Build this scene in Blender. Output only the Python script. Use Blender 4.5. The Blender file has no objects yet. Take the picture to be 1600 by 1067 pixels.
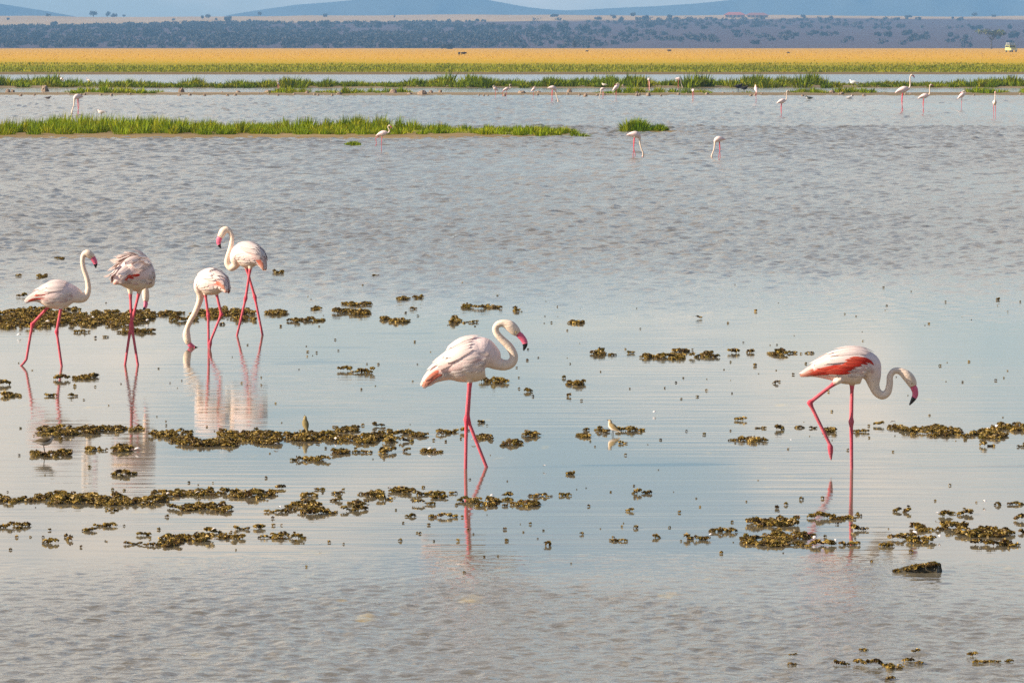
import bpy, math, random
import numpy as np
from mathutils import Vector
from math import radians, sin, cos, pi, atan, tan

rng = np.random.default_rng(7)
random.seed(7)
scene = bpy.context.scene
COL = scene.collection

# ------------------------------------------------------------------ camera
F_PX = 7600.0            # focal length in photograph pixels
CAM_H = 3.0              # eye height, standing in a safari vehicle
HORIZON = 70.0
PITCH = atan((533.5 - HORIZON) / F_PX)
cam = bpy.data.cameras.new('camera')
cam.sensor_width = 36.0
cam.lens = F_PX * 36.0 / 1600.0
cam.clip_start = 0.5
cam.clip_end = 60000
camo = bpy.data.objects.new('camera', cam)
camo.location = (0, 0, CAM_H)
camo.rotation_euler = (pi / 2 - PITCH, 0, 0)
COL.objects.link(camo)
scene.camera = camo

# ------------------------------------------------------------------ light
SUN_EL, SUN_FROM = radians(27), (-0.98, -0.18)      # the sun stands low to the left
az = math.atan2(SUN_FROM[0], SUN_FROM[1])           # clockwise from +Y
world = bpy.data.worlds.new('World')
scene.world = world
world.use_nodes = True
wn, wl = world.node_tree.nodes, world.node_tree.links
wn.clear()
w_out = wn.new('ShaderNodeOutputWorld')
w_bg = wn.new('ShaderNodeBackground')
w_sky = wn.new('ShaderNodeTexSky')
w_sky.sky_type = 'NISHITA'
w_sky.sun_disc = False
w_sky.sun_elevation = SUN_EL
w_sky.sun_rotation = az
w_sky.altitude = 1100
w_sky.air_density = 1.0
w_sky.dust_density = 1.0
w_sky.ozone_density = 1.5
w_tc = wn.new('ShaderNodeTexCoord')
w_map = wn.new('ShaderNodeMapping')
w_map.inputs['Scale'].default_value = (1, 1, 2.4)
w_map.inputs['Location'].default_value = (9.862, 9.1, 1.7)
w_noise = wn.new('ShaderNodeTexNoise')
w_noise.inputs['Scale'].default_value = 11
w_noise.inputs['Detail'].default_value = 5
w_noise.inputs['Roughness'].default_value = 0.55
w_ramp = wn.new('ShaderNodeMapRange')
w_ramp.inputs['From Min'].default_value = 0.42
w_ramp.inputs['From Max'].default_value = 0.64
w_ramp.inputs['To Max'].default_value = 0.82
w_ramp.interpolation_type = 'SMOOTHSTEP'
w_mix = wn.new('ShaderNodeMix')
w_mix.data_type = 'RGBA'
w_mix.inputs['B'].default_value = (10.4, 8.6, 6.8, 1)    # thin sunlit cloud
w_bg.inputs['Strength'].default_value = 0.074
wl.new(w_tc.outputs['Generated'], w_map.inputs['Vector'])
wl.new(w_map.outputs['Vector'], w_noise.inputs['Vector'])
wl.new(w_noise.outputs['Fac'], w_ramp.inputs['Value'])
w_sep = wn.new('ShaderNodeSeparateXYZ')
w_low = wn.new('ShaderNodeMapRange')                    # the clouds lie along the horizon, overhead it is clear
w_low.interpolation_type = 'SMOOTHSTEP'
w_low.inputs['From Min'].default_value = 0.55
w_low.inputs['From Max'].default_value = 0.12
w_mul = wn.new('ShaderNodeMath'); w_mul.operation = 'MULTIPLY'
wl.new(w_tc.outputs['Generated'], w_sep.inputs[0])
wl.new(w_sep.outputs['Z'], w_low.inputs['Value'])
wl.new(w_ramp.outputs['Result'], w_mul.inputs[0])
wl.new(w_low.outputs['Result'], w_mul.inputs[1])
wl.new(w_mul.outputs[0], w_mix.inputs['Factor'])
wl.new(w_sky.outputs['Color'], w_mix.inputs['A'])
wl.new(w_mix.outputs['Result'], w_bg.inputs['Color'])
wl.new(w_bg.outputs['Background'], w_out.inputs['Surface'])

sun = bpy.data.lights.new('sun', 'SUN')
sun.energy = 5.0
sun.angle = radians(0.53)
sun.color = (1.0, 0.86, 0.68)
suno = bpy.data.objects.new('sun', sun)
sd = Vector((SUN_FROM[0] * cos(SUN_EL), SUN_FROM[1] * cos(SUN_EL), sin(SUN_EL))).normalized()
suno.rotation_euler = sd.to_track_quat('Z', 'Y').to_euler()
suno.location = (-40, -20, 30)
COL.objects.link(suno)

vs = scene.view_settings
vs.view_transform = 'Standard'
vs.look = 'None'
vs.exposure = 0.88
vs.gamma = 1.0
scene.cycles.use_denoising = False
scene.cycles.sample_clamp_indirect = 6.0
scene.cycles.max_bounces = 4
scene.cycles.diffuse_bounces = 2
scene.cycles.glossy_bounces = 3
scene.cycles.caustics_reflective = False
scene.cycles.caustics_refractive = False
scene.cycles.volume_bounces = 0

# ------------------------------------------------------------------ helpers
CP, SP = cos(PITCH), sin(PITCH)

def gp(px, py, z=0.0):
    """point of the plane at height z seen at a photograph pixel -> (X, Y, pixels per metre there)"""
    x, y = (px - 800) / F_PX, -(py - 533.5) / F_PX
    d = np.array([x, CP + y * SP, -SP + y * CP])
    t = (z - CAM_H) / d[2]
    return d[0] * t, d[1] * t, F_PX / t

def tag(o, label=None, cat=None, group=None, kind=None):
    if label: o['label'] = label
    if cat: o['category'] = cat
    if group: o['group'] = group
    if kind: o['kind'] = kind
    return o

def mesh_np(name, V, Fs, mat, cols=None, smooth=True):
    """V (N,3); Fs: list of (M,k) integer arrays; cols (N,3) vertex colours"""
    V = np.asarray(V, dtype=np.float32)
    me = bpy.data.meshes.new(name)
    Fs = [np.asarray(f, dtype=np.int32) for f in Fs if len(f)]
    nl = sum(f.size for f in Fs)
    npoly = sum(len(f) for f in Fs)
    me.vertices.add(len(V)); me.vertices.foreach_set('co', V.ravel())
    me.loops.add(nl); me.loops.foreach_set('vertex_index', np.concatenate([f.ravel() for f in Fs]))
    me.polygons.add(npoly)
    tot = np.concatenate([np.full(len(f), f.shape[1], np.int32) for f in Fs])
    start = np.concatenate([[0], np.cumsum(tot)[:-1]]).astype(np.int32)
    me.polygons.foreach_set('loop_start', start)
    me.polygons.foreach_set('loop_total', tot)
    me.polygons.foreach_set('use_smooth', np.full(npoly, smooth))
    me.update(calc_edges=True)
    me.validate()
    if cols is not None:
        set_cols(me, cols)
    if mat: me.materials.append(mat)
    return me

def set_cols(me, cols):
    a = me.color_attributes.new('tint', 'FLOAT_COLOR', 'POINT')
    c = np.ones((len(cols), 4), np.float32); c[:, :3] = cols
    a.data.foreach_set('color', c.ravel())

def add(name, me, parent=None, loc=None):
    o = bpy.data.objects.new(name, me)
    COL.objects.link(o)
    if parent: o.parent = parent
    if loc is not None: o.location = loc
    return o

def empty(name, loc=(0, 0, 0), rz=0.0):
    o = bpy.data.objects.new(name, None)
    o.empty_display_size = 0.1
    o.location = loc; o.rotation_euler = (0, 0, rz)
    COL.objects.link(o)
    return o

def copy_tree(o, parent=None):
    c = o.copy(); COL.objects.link(c); c.parent = parent
    for ch in list(o.children): copy_tree(ch, c)
    return c

def vnoise(x, y, seed=0, oct=4):
    """smooth value noise, vectorised"""
    r = np.random.default_rng(seed)
    tab = r.random((64, 64))
    x = np.asarray(x, float); y = np.asarray(y, float)
    out = np.zeros(np.broadcast(x, y).shape); a = 1.0; s = 0.0
    for k in range(oct):
        xi = np.floor(x).astype(int); yi = np.floor(y).astype(int)
        fx = x - xi; fy = y - yi
        fx = fx * fx * (3 - 2 * fx); fy = fy * fy * (3 - 2 * fy)
        g = lambda i, j: tab[i % 64, j % 64]
        out = out + a * ((g(xi, yi) * (1 - fx) + g(xi + 1, yi) * fx) * (1 - fy) + (g(xi, yi + 1) * (1 - fx) + g(xi + 1, yi + 1) * fx) * fy)
        s += a; a *= 0.5; x = x * 2.03 + 5.1; y = y * 2.03 + 9.7
    return out / s

# ------------------------------------------------------------------ materials
class NT:
    def __init__(self, name):
        self.m = bpy.data.materials.new(name); self.m.use_nodes = True
        self.n, self.l = self.m.node_tree.nodes, self.m.node_tree.links
        self.b = self.n['Principled BSDF']
    def node(self, t, **kw):
        n = self.n.new(t)
        for k, v in kw.items():
            if k in n.inputs: n.inputs[k].default_value = v
            else: setattr(n, k, v)
        return n
    def link(self, a, b): self.l.new(a, b)
    def noise(self, scale, detail=4, rough=0.55, vec=None, dist=0.0):
        n = self.node('ShaderNodeTexNoise', Scale=scale, Detail=detail, Roughness=rough, Distortion=dist)
        if vec is not None: self.link(vec, n.inputs['Vector'])
        return n.outputs['Fac']
    def mixc(self, fac, a, b, mode='MIX'):
        n = self.node('ShaderNodeMix', data_type='RGBA', blend_type=mode)
        for s, v in (('Factor', fac), ('A', a), ('B', b)):
            i = [q for q in n.inputs if q.name == s and q.enabled][0]
            if hasattr(v, 'links'): self.link(v, i)
            else: i.default_value = v if s == 'Factor' else (*v, 1)
        return [q for q in n.outputs if q.enabled][0]
    def rng(self, v, a, b, c=0.0, d=1.0, smooth=False):
        n = self.node('ShaderNodeMapRange')
        if smooth: n.interpolation_type = 'SMOOTHSTEP'
        self.link(v, n.inputs['Value'])
        for k, q in zip(('From Min', 'From Max', 'To Min', 'To Max'), (a, b, c, d)): n.inputs[k].default_value = q
        return n.outputs['Result']
    def math(self, op, a, b=None):
        n = self.node('ShaderNodeMath', operation=op)
        for i, v in enumerate((a, b)):
            if v is None: continue
            if hasattr(v, 'links'): self.link(v, n.inputs[i])
            else: n.inputs[i].default_value = v
        return n.outputs[0]
    def bump(self, h, strength, dist):
        n = self.node('ShaderNodeBump', Strength=strength, Distance=dist)
        self.link(h, n.inputs['Height'])
        self.link(n.outputs['Normal'], self.b.inputs['Normal'])
        return n
    def coords(self, scale=(1, 1, 1), rot=(0, 0, 0)):
        tc = self.node('ShaderNodeTexCoord')
        mp = self.node('ShaderNodeMapping', Scale=scale, Rotation=rot)
        self.link(tc.outputs['Object'], mp.inputs['Vector'])
        return mp.outputs['Vector']

def plain_mat(name, c, rough=0.6, var=0.25, scale=30.0, spec=0.3):
    t = NT(name)
    f = t.rng(t.noise(scale), 0.3, 0.7, 1 - var, 1 + var)
    t.link(t.mixc(1.0, c, f, 'MULTIPLY'), t.b.inputs['Base Color'])
    t.b.inputs['Roughness'].default_value = rough
    t.b.inputs['Specular IOR Level'].default_value = spec
    return t.m

def tint_mat(name, rough=0.6, spec=0.2, bump=0.0, bscale=60, var=0.15, nscale=25, trans=0.0, aniso=(1, 1, 1)):
    """colour from the vertex attribute 'tint', mottled"""
    t = NT(name)
    a = t.node('ShaderNodeAttribute', attribute_name='tint')
    f = t.rng(t.noise(nscale), 0.3, 0.7, 1 - var, 1 + var)
    t.link(t.mixc(1.0, a.outputs['Color'], f, 'MULTIPLY'), t.b.inputs['Base Color'])
    t.b.inputs['Roughness'].default_value = rough
    t.b.inputs['Specular IOR Level'].default_value = spec
    if bump:
        t.bump(t.noise(bscale, 3, vec=t.coords(aniso)), bump, 0.01)
    if trans:
        tr = t.node('ShaderNodeBsdfTranslucent')
        t.link(a.outputs['Color'], tr.inputs['Color'])
        mx = t.node('ShaderNodeMixShader', Fac=trans)
        t.link(t.b.outputs[0], mx.inputs[1]); t.link(tr.outputs[0], mx.inputs[2])
        t.link(mx.outputs[0], t.n['Material Output'].inputs['Surface'])
    return t.m

M = {}
M['plumage'] = tint_mat('plumage', rough=0.8, spec=0.1, bump=0.45, bscale=60, var=0.11, nscale=24, aniso=(0.5, 1.7, 1.7))
M['grass'] = tint_mat('grass_blades', rough=0.65, spec=0.08, var=0.15, nscale=2, trans=0.15)
M['weed'] = tint_mat('water_weed', rough=0.5, spec=0.35, var=0.25, nscale=60, trans=0.25)
M['leaf'] = tint_mat('savanna_leaves', rough=0.8, spec=0.05, var=0.2, nscale=0.2)
def feather_mat(name, c, tip):
    t = NT(name)
    tc = t.node('ShaderNodeAttribute', attribute_name='tint')       # red channel: along the feather
    oi = t.node('ShaderNodeObjectInfo')
    sep = t.node('ShaderNodeSeparateColor'); t.link(tc.outputs['Color'], sep.inputs['Color'])
    k = t.rng(sep.outputs['Red'], 0.35, 1.0)
    col = t.mixc(k, c, tip)
    v = t.rng(oi.outputs['Random'], 0, 1, 0.80, 1.08)
    t.link(t.mixc(1.0, col, v, 'MULTIPLY'), t.b.inputs['Base Color'])
    t.b.inputs['Roughness'].default_value = 0.75
    t.b.inputs['Specular IOR Level'].default_value = 0.15
    w = t.node('ShaderNodeMath', operation='SINE')
    sc = t.math('MULTIPLY', sep.outputs['Green'], 40.0)
    t.link(sc, w.inputs[0])
    t.bump(w.outputs[0], 0.25, 0.002)
    tr = t.node('ShaderNodeBsdfTranslucent'); t.link(col, tr.inputs['Color'])
    mx = t.node('ShaderNodeMixShader', Fac=0.25)
    t.link(t.b.outputs[0], mx.inputs[1]); t.link(tr.outputs[0], mx.inputs[2])
    t.link(mx.outputs[0], t.n['Material Output'].inputs['Surface'])
    return t.m
M['f_white'] = feather_mat('white_feather', (0.88, 0.73, 0.69), (0.90, 0.80, 0.76))
M['f_blush'] = feather_mat('blush_feather', (0.82, 0.58, 0.54), (0.86, 0.72, 0.67))
M['f_coral'] = feather_mat('coral_feather', (0.74, 0.20, 0.13), (0.80, 0.42, 0.30))
M['f_rose'] = feather_mat('rose_feather', (0.74, 0.05, 0.03), (0.78, 0.15, 0.09))
M['bill'] = plain_mat('pink_bill', (0.70, 0.13, 0.22), 0.4, 0.12, 60, 0.4)
M['bill_tip'] = plain_mat('black_bill_tip', (0.012, 0.011, 0.013), 0.35, 0.2, 60, 0.5)
M['eye'] = plain_mat('pale_yellow_eye', (0.35, 0.24, 0.05), 0.15, 0.1, 90, 0.6)
M['eye_far'] = plain_mat('dark_eye', (0.02, 0.015, 0.01), 0.2, 0.1, 90, 0.6)
M['stone'] = plain_mat('brown_stone', (0.27, 0.20, 0.15), 0.85, 0.4, 8, 0.2)
M['dark_hide'] = plain_mat('dark_hide', (0.022, 0.017, 0.016), 0.8, 0.3, 3, 0.2)
M['horn'] = plain_mat('grey_horn', (0.10, 0.09, 0.08), 0.5, 0.2, 10, 0.4)
M['mountain'] = plain_mat('mountain_scrub', (0.07, 0.075, 0.06), 0.9, 0.3, 0.004, 0.0)

# ------------------------------------------------------------------ water
def water_material():
    t = NT('shallow_water')
    tc = t.node('ShaderNodeTexCoord')
    def vec(sx, sy, rz=0.0):
        mp = t.node('ShaderNodeMapping', Scale=(sx, sy, 1), Rotation=(0, 0, rz)); t.link(tc.outputs['Object'], mp.inputs['Vector']); return mp.outputs['Vector']
    at = t.node('ShaderNodeAttribute', attribute_name='tint')
    sep = t.node('ShaderNodeSeparateColor'); t.link(at.outputs['Color'], sep.inputs['Color'])
    wind = sep.outputs['Red']                       # how far the wind ruffles the surface there
    # the finest ripples, too small for the mesh
    r2 = t.noise(1.0, 3, 0.55, vec=vec(11.0, 11.0, -0.25), dist=0.4)
    h = t.math('MULTIPLY', t.math('MULTIPLY', r2, wind), 0.012)
    # the calm: long faint wavelets
    c1 = t.noise(1.0, 3, 0.55, vec=vec(0.35, 5.0, 0.03))
    patch = t.rng(t.noise(1.0, 2, vec=vec(0.25, 0.16)), 0.38, 0.68, 0.15, 1.0)
    h = t.math('ADD', h, t.math('MULTIPLY', t.math('MULTIPLY', c1, patch), 0.0055))
    t.bump(h, 1.0, 1.0)
    # silty body colour; ochre where the bottom comes near the surface
    bed = t.rng(t.noise(1.0, 3, vec=vec(3.0, 1.2)), 0.66, 0.76)
    col = t.mixc(bed, (0.16, 0.138, 0.095), (0.36, 0.25, 0.06))
    t.link(col, t.b.inputs['Base Color'])
    t.link(t.rng(wind, 0, 1, 0.035, 0.085), t.b.inputs['Roughness'])
    t.b.inputs['IOR'].default_value = 1.333
    return t.m
M['water'] = water_material()

def grid_mesh(name, xs, ys, zf, mat, widths=None):
    """rows at ys; column fractions xs in -1..1 times widths[row]"""
    V = []
    for j, y in enumerate(ys):
        w = widths[j] if widths is not None else 1.0
        V.append(np.stack([xs * w, np.full(len(xs), y), np.zeros(len(xs))], 1))
    V = np.concatenate(V)
    V[:, 2] = zf(V[:, 0], V[:, 1])
    n = len(xs); idx = np.arange(len(ys) * n).reshape(len(ys), n)
    F = np.stack([idx[:-1, :-1], idx[:-1, 1:], idx[1:, 1:], idx[1:, :-1]], -1).reshape(-1, 4)
    return mesh_np(name, V, [F], mat)

def wind_at(x, y):
    """wind ruffles the open water beyond the weed and the strip in front of it; the water among the weed lies calm"""
    st = lambda v, a, b: (lambda q: q * q * (3 - 2 * q))(np.clip((v - a) / (b - a), 0, 1))
    far = st(y + 18 * (vnoise(x * 0.10 + 40, y * 0.10, 301, 3) - 0.5), 46, 84)
    near = 1 - st(y + 3.2 * (vnoise(x * 0.5 + 40, y * 0.5 + 9, 302, 3) - 0.5), 25.4, 28.9)
    gust = 0.72 + 0.6 * vnoise(x * 0.05 + 90, y * 0.025, 303, 2)
    return np.maximum(far, near) * gust

def waves(x, y, lam, slope, spread, seed, n=34):
    r = np.random.default_rng(seed); z = np.zeros_like(x)
    for i in range(n):
        l = lam[0] * (lam[1] / lam[0]) ** r.random()
        a = radians(-32) + r.normal(0, spread)
        k = 2 * pi / l
        z += slope * math.sqrt(2.0 / n) / k * np.sin(k * (x * cos(a) + y * sin(a)) + r.uniform(0, 2 * pi))
    return z

def water_mesh():
    ys = np.concatenate([np.linspace(-60, 20, 9), np.arange(20.6, 29.5, 0.042), np.arange(29.5, 48, 0.3), np.arange(48, 90, 0.13), np.arange(90, 180, 0.18), np.arange(180, 300, 0.55), np.linspace(300, 620, 90)])
    fr = np.concatenate([[-60, -12, -4, -2, -1.4], np.linspace(-1, 1, 361), [1.4, 2, 4, 12, 60]])
    W = np.maximum(0.118 * np.maximum(ys, 20) + 2.5, 4.0)
    X = fr[None] * W[:, None]; X = np.clip(X, -720, 720); Y = np.repeat(ys[:, None], len(fr), 1)
    wd = wind_at(X, Y)
    zn = waves(X, Y, (0.085, 0.21), 0.165, 0.8, 11, 60) * (Y < 40)
    lam = np.clip((Y - 48) / 120, 0, 1)
    zf = waves(X, Y, (0.20, 0.46), 0.23, 0.75, 12, 70) * (1 - lam) + waves(X, Y, (0.36, 0.9), 0.22, 0.75, 13, 70) * lam
    zf = zf * (Y > 40) * np.clip((330 - Y) / 60, 0, 1)
    Z = (zn + zf) * wd
    Z[:, :3] = 0; Z[:, -3:] = 0
    V = np.stack([X, Y, Z], -1).reshape(-1, 3)
    n = len(fr); idx = np.arange(len(ys) * n).reshape(len(ys), n)
    F = np.stack([idx[:-1, :-1], idx[:-1, 1:], idx[1:, 1:], idx[1:, :-1]], -1).reshape(-1, 4)
    c = np.repeat(wd.reshape(-1, 1), 3, 1)
    return mesh_np('water', V, [F], M['water'], c)
tag(add('water', water_mesh()), kind='structure')

# ------------------------------------------------------------------ ground: lake bed, plain, scrub slope
def ground_z(x, y):
    x = np.asarray(x, float); y = np.asarray(y, float)
    bed = np.where(y < 80, -0.09, -0.45)
    shore = 487 + 14 * (vnoise(x / 60, y / 900, 3) - 0.5) + 4 * (vnoise(x / 9, y / 90, 13) - 0.5)
    up = np.clip((y - shore) / 6.0, 0, 1)
    z = bed + (0.5 + (-bed - 0.45) ) * up + 0.35 * np.clip((y - shore) / 200, 0, 1)
    k = np.clip((y - 3300) / 2700, 0, 1)
    z = z + k * (37 + 9 * (vnoise(x / 900, y / 5000, 4, 3) - 0.5)) + np.clip(k * 6, 0, 1) * 5 * (vnoise(x / 160, y / 400, 5) - 0.5)
    z = z - np.clip((y - 6200) / 1500, 0, 1) * 40
    return z

def ground_material():
    t = NT('plain_ground')
    tc = t.node('ShaderNodeTexCoord')
    sep = t.node('ShaderNodeSeparateXYZ'); t.link(tc.outputs['Object'], sep.inputs[0])
    X, Y = sep.outputs['X'], sep.outputs['Y']
    def vec(s, sy=None):
        mp = t.node('ShaderNodeMapping', Scale=(s, sy or s, s)); t.link(tc.outputs['Object'], mp.inputs['Vector']); return mp.outputs['Vector']
    n1 = t.noise(1.0, 5, 0.6, vec(0.05, 0.03))
    n2 = t.noise(1.0, 5, 0.6, vec(0.4, 0.12))
    yw = t.math('ADD', Y, t.math('MULTIPLY', t.math('SUBTRACT', n1, 0.5), 220))
    yg = t.math('ADD', Y, t.math('MULTIPLY', t.math('SUBTRACT', n2, 0.5), 30))
    mud = t.mixc(n2, (0.13, 0.09, 0.045), (0.24, 0.17, 0.09))
    green = t.mixc(n2, (0.15, 0.17, 0.006), (0.26, 0.25, 0.01))
    gold = t.mixc(t.rng(n2, 0.3, 0.7), (0.55, 0.30, 0.025), (0.64, 0.36, 0.045))
    olive = t.mixc(n1, (0.40, 0.29, 0.012), (0.50, 0.32, 0.02))
    c = t.mixc(t.rng(yg, 508, 528), mud, green)
    c = t.mixc(t.rng(yw, 570, 740), c, olive)
    c = t.mixc(t.rng(yw, 680, 1000), c, gold)
    # the slope: grey thorn scrub, dry grass above it
    s1 = t.noise(1.0, 5, 0.65, vec(0.012, 0.006))
    scrub = t.mixc(s1, (0.07, 0.05, 0.06), (0.12, 0.085, 0.095))
    edge = t.math('ADD', Y, t.math('MULTIPLY', t.math('SUBTRACT', t.noise(1.0, 4, 0.6, vec(0.004, 0.0015)), 0.5), 900))
    edge = t.math('SUBTRACT', edge, t.math('MULTIPLY', X, 0.75))
    dry = t.mixc(s1, (0.32, 0.22, 0.12), (0.52, 0.36, 0.19))
    sl = t.mixc(t.rng(edge, 5150, 5330), scrub, dry)
    c = t.mixc(t.rng(Y, 3230, 3300), c, sl)
    t.link(c, t.b.inputs['Base Color'])
    t.b.inputs['Roughness'].default_value = 0.95
    t.b.inputs['Specular IOR Level'].default_value = 0.05
    return t.m
gy = np.concatenate([np.linspace(-60, 460, 14), np.linspace(470, 520, 40), np.linspace(530, 3200, 50), np.linspace(3230, 6300, 70), np.linspace(6500, 13300, 12)])
gx = np.sign(np.linspace(-1, 1, 241)) * np.abs(np.linspace(-1, 1, 241)) ** 1.8
gm = grid_mesh('ground', gx, gy, ground_z, ground_material(), np.maximum(720, 0.5 * gy))
tag(add('ground', gm), kind='structure')

# ------------------------------------------------------------------ mountains
def ridge(name, pts, dist, depth, seed, extra=4.0):
    """pts: (pixel x, pixel y of skyline); a range with real depth standing at dist"""
    xs = np.array([p[0] for p in pts], float); ys = np.array([p[1] for p in pts], float)
    n = 160
    px = np.linspace(xs[0], xs[-1], n)
    sky = np.interp(px, xs, ys)
    k = np.ones(7) / 7
    sky = np.convolve(np.pad(sky, 3, mode='edge'), k, 'valid')
    X = (px - 800) / F_PX * dist
    H = np.maximum((HORIZON - sky) / F_PX * dist + CAM_H, 2.0)
    rows = []
    for j, f in enumerate(np.linspace(-1, 1, 25)):
        prof = (1 - abs(f)) ** 1.15
        y = dist + f * depth + 300 * (vnoise(px / 60, px * 0 + f * 3, seed + 1) - 0.5)
        z = H * prof * (1 + 0.25 * (vnoise(px / 35, px * 0 + f * 6, seed) - 0.5) * (abs(f) > 0.02)) - 20 * (1 - prof)
        rows.append(np.stack([X, y, z], 1))
    V = np.concatenate(rows); idx = np.arange(25 * n).reshape(25, n)
    F = np.stack([idx[:-1, :-1], idx[:-1, 1:], idx[1:, 1:], idx[1:, :-1]], -1).reshape(-1, 4)
    return tag(add(name, mesh_np(name, V, [F], M['mountain'])), kind='structure')
ridge('hill', [(-1800, 20), (-900, -30), (-400, -26), (-120, -10), (0, 6), (60, 16), (110, 24), (160, 34), (260, 50)], 11200, 900, 21)
ridge('mountain', [(250, 40), (340, 30), (380, 24), (410, 9), (440, 10), (500, 6), (545, 1), (600, -5), (680, -9), (750, -4), (790, 4), (830, 17), (860, 20), (900, 17), (960, 13), (1000, 10), (1060, 11), (1110, 3), (1180, -3), (1260, -10), (1350, -16), (1450, -12), (1540, -4), (1600, 2), (1800, 10), (2500, -10), (3300, 30)], 12000, 900, 33)

# ------------------------------------------------------------------ leafy masses
def leaf_cloud(centres, radii, n, size, cols, r):
    """n leaf-clump quads spread through ellipsoid shells; returns V,F,C"""
    k = r.integers(0, len(centres), n)
    d = r.normal(size=(n, 3)); d /= np.linalg.norm(d, axis=1)[:, None]
    p = centres[k] + d * radii[k] * (0.55 + 0.5 * r.random((n, 1)))
    a = r.normal(size=(n, 3)); a /= np.linalg.norm(a, axis=1)[:, None]
    b = np.cross(a, r.normal(size=(n, 3))); b /= np.linalg.norm(b, axis=1)[:, None]
    s = size * (0.6 + 0.8 * r.random((n, 1)))
    V = np.stack([p - a * s, p + b * s * 0.6, p + a * s, p - b * s * 0.6], 1).reshape(-1, 3)
    F = np.arange(4 * n).reshape(n, 4)
    C = np.repeat(cols[r.integers(0, len(cols), n)], 4, 0)
    return V, F, C

def tube_simple(P, R, seg=6):
    P = np.asarray(P, float); R = np.asarray(R, float)
    T = np.gradient(P, axis=0); T /= np.linalg.norm(T, axis=1)[:, None]
    ref = np.array([0.1, 1.0, 0.05])
    S = np.cross(T, ref); S /= np.linalg.norm(S, axis=1)[:, None]
    U = np.cross(S, T)
    th = np.linspace(0, 2 * pi, seg, endpoint=False)
    V = (P[:, None] + R[:, None, None] * (np.cos(th)[None, :, None] * S[:, None] + np.sin(th)[None, :, None] * U[:, None])).reshape(-1, 3)
    n = len(P); idx = np.arange(n * seg).reshape(n, seg)
    F = np.stack([idx[:-1], np.roll(idx[:-1], -1, 1), np.roll(idx[1:], -1, 1), idx[1:]], -1).reshape(-1, 4)
    V = np.concatenate([V, P[:1], P[-1:]]); a, b = len(V) - 2, len(V) - 1
    T3 = np.concatenate([np.stack([np.full(seg, a), np.roll(idx[0], -1), idx[0]], 1), np.stack([np.full(seg, b), idx[-1], np.roll(idx[-1], -1)], 1)])
    return V, F, T3

SCRUB_COLS = np.array([(0.05, 0.05, 0.045), (0.065, 0.06, 0.05), (0.045, 0.045, 0.045), (0.075, 0.065, 0.055)])
ACACIA_COLS = np.array([(0.13, 0.14, 0.04), (0.17, 0.16, 0.05), (0.08, 0.09, 0.03)])
def tree_variant(kind, seed):
    r = np.random.default_rng(seed)
    if kind == 'flat':       # umbrella thorn: limbs fanning under a flat crown
        m = 9
        c = np.stack([r.uniform(-3.2, 3.2, m), r.uniform(-2.5, 2.5, m), 4.6 + r.uniform(-0.5, 0.5, m)], 1)
        rad = np.stack([r.uniform(1.2, 2.0, m), r.uniform(1.2, 2.0, m), r.uniform(0.5, 0.8, m)], 1)
    elif kind == 'round':
        m = 8
        c = np.stack([r.uniform(-1.8, 1.8, m), r.uniform(-1.8, 1.8, m), r.uniform(2.0, 4.4, m)], 1)
        rad = np.full((m, 3), 1.0) * r.uniform(1.0, 1.6, (m, 1))
    else:                    # low bush
        m = 7
        c = np.stack([r.uniform(-1.8, 1.8, m), r.uniform(-1.3, 1.3, m), r.uniform(0.8, 1.9, m)], 1)
        rad = np.full((m, 3), 1.0) * r.uniform(0.7, 1.2, (m, 1))
    V, F, C = leaf_cloud(c, rad, 420, 0.42, ACACIA_COLS if kind == 'flat' else SCRUB_COLS, r)
    crown = mesh_np('crown', V, [F], M['leaf'], C, smooth=False)
    TV, TF, T3, off = [], [], [], 0
    top = c[:, 2].min()
    parts = [([(0, 0, -0.5), (0.05, 0, top * 0.35), (0.1, 0.05, top * 0.6)], [0.32, 0.24, 0.2])]
    for q in c: parts.append(([(0.1, 0.05, top * 0.55), (0.5 * q[0], 0.5 * q[1], 0.3 * top * 0.55 + 0.7 * q[2]), tuple(q)], [0.16, 0.1, 0.05]))
    for P, R in parts:
        v, f, t3 = tube_simple(P, R, 5); TV.append(v); TF.append(f + off); T3.append(t3 + off); off += len(v)
    trunk = mesh_np('trunk', np.concatenate(TV), [np.concatenate(TF), np.concatenate(T3)], bark)
    return crown, trunk
bark = plain_mat('grey_bark', (0.09, 0.075, 0.06), 0.9, 0.3, 2, 0.05)
TV_ = {k: [tree_variant(k, 100 + 10 * i + j) for j in range(3)] for i, k in enumerate(('flat', 'round', 'bush'))}

def slope_at(px, py):
    """where the ray through a pixel meets the scrub slope"""
    x, y = (px - 800) / F_PX, -(py - 533.5) / F_PX
    d = np.array([x, CP + y * SP, -SP + y * CP])
    t = np.arange(900, 6190, 10.0)
    P = d[None] * t[:, None]; P[:, 2] += CAM_H
    hit = np.nonzero(P[:, 2] <= ground_z(P[:, 0], P[:, 1]))[0]
    i = hit[0] if len(hit) else len(t) - 1
    return P[i, 0], P[i, 1], F_PX / t[i]

def plant(name, kind, px, py, wpx, hpx, label, cat, group, j=0, rz=0.0, parts=True):
    X, Y, s = slope_at(px, py)
    w0 = {'flat': 8.6, 'round': 5.8, 'bush': 5.0}[kind]; h0 = {'flat': 5.6, 'round': 5.7, 'bush': 2.8}[kind]
    crown, trunk = TV_[kind][j % 3]
    root = empty(name, (X, Y, float(ground_z(X, Y))), rz)
    root.scale = (wpx / s / w0, wpx / s / w0, hpx / s / h0)
    add('crown', crown, root); add('trunk', trunk, root)
    return tag(root, label, cat, group)

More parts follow.
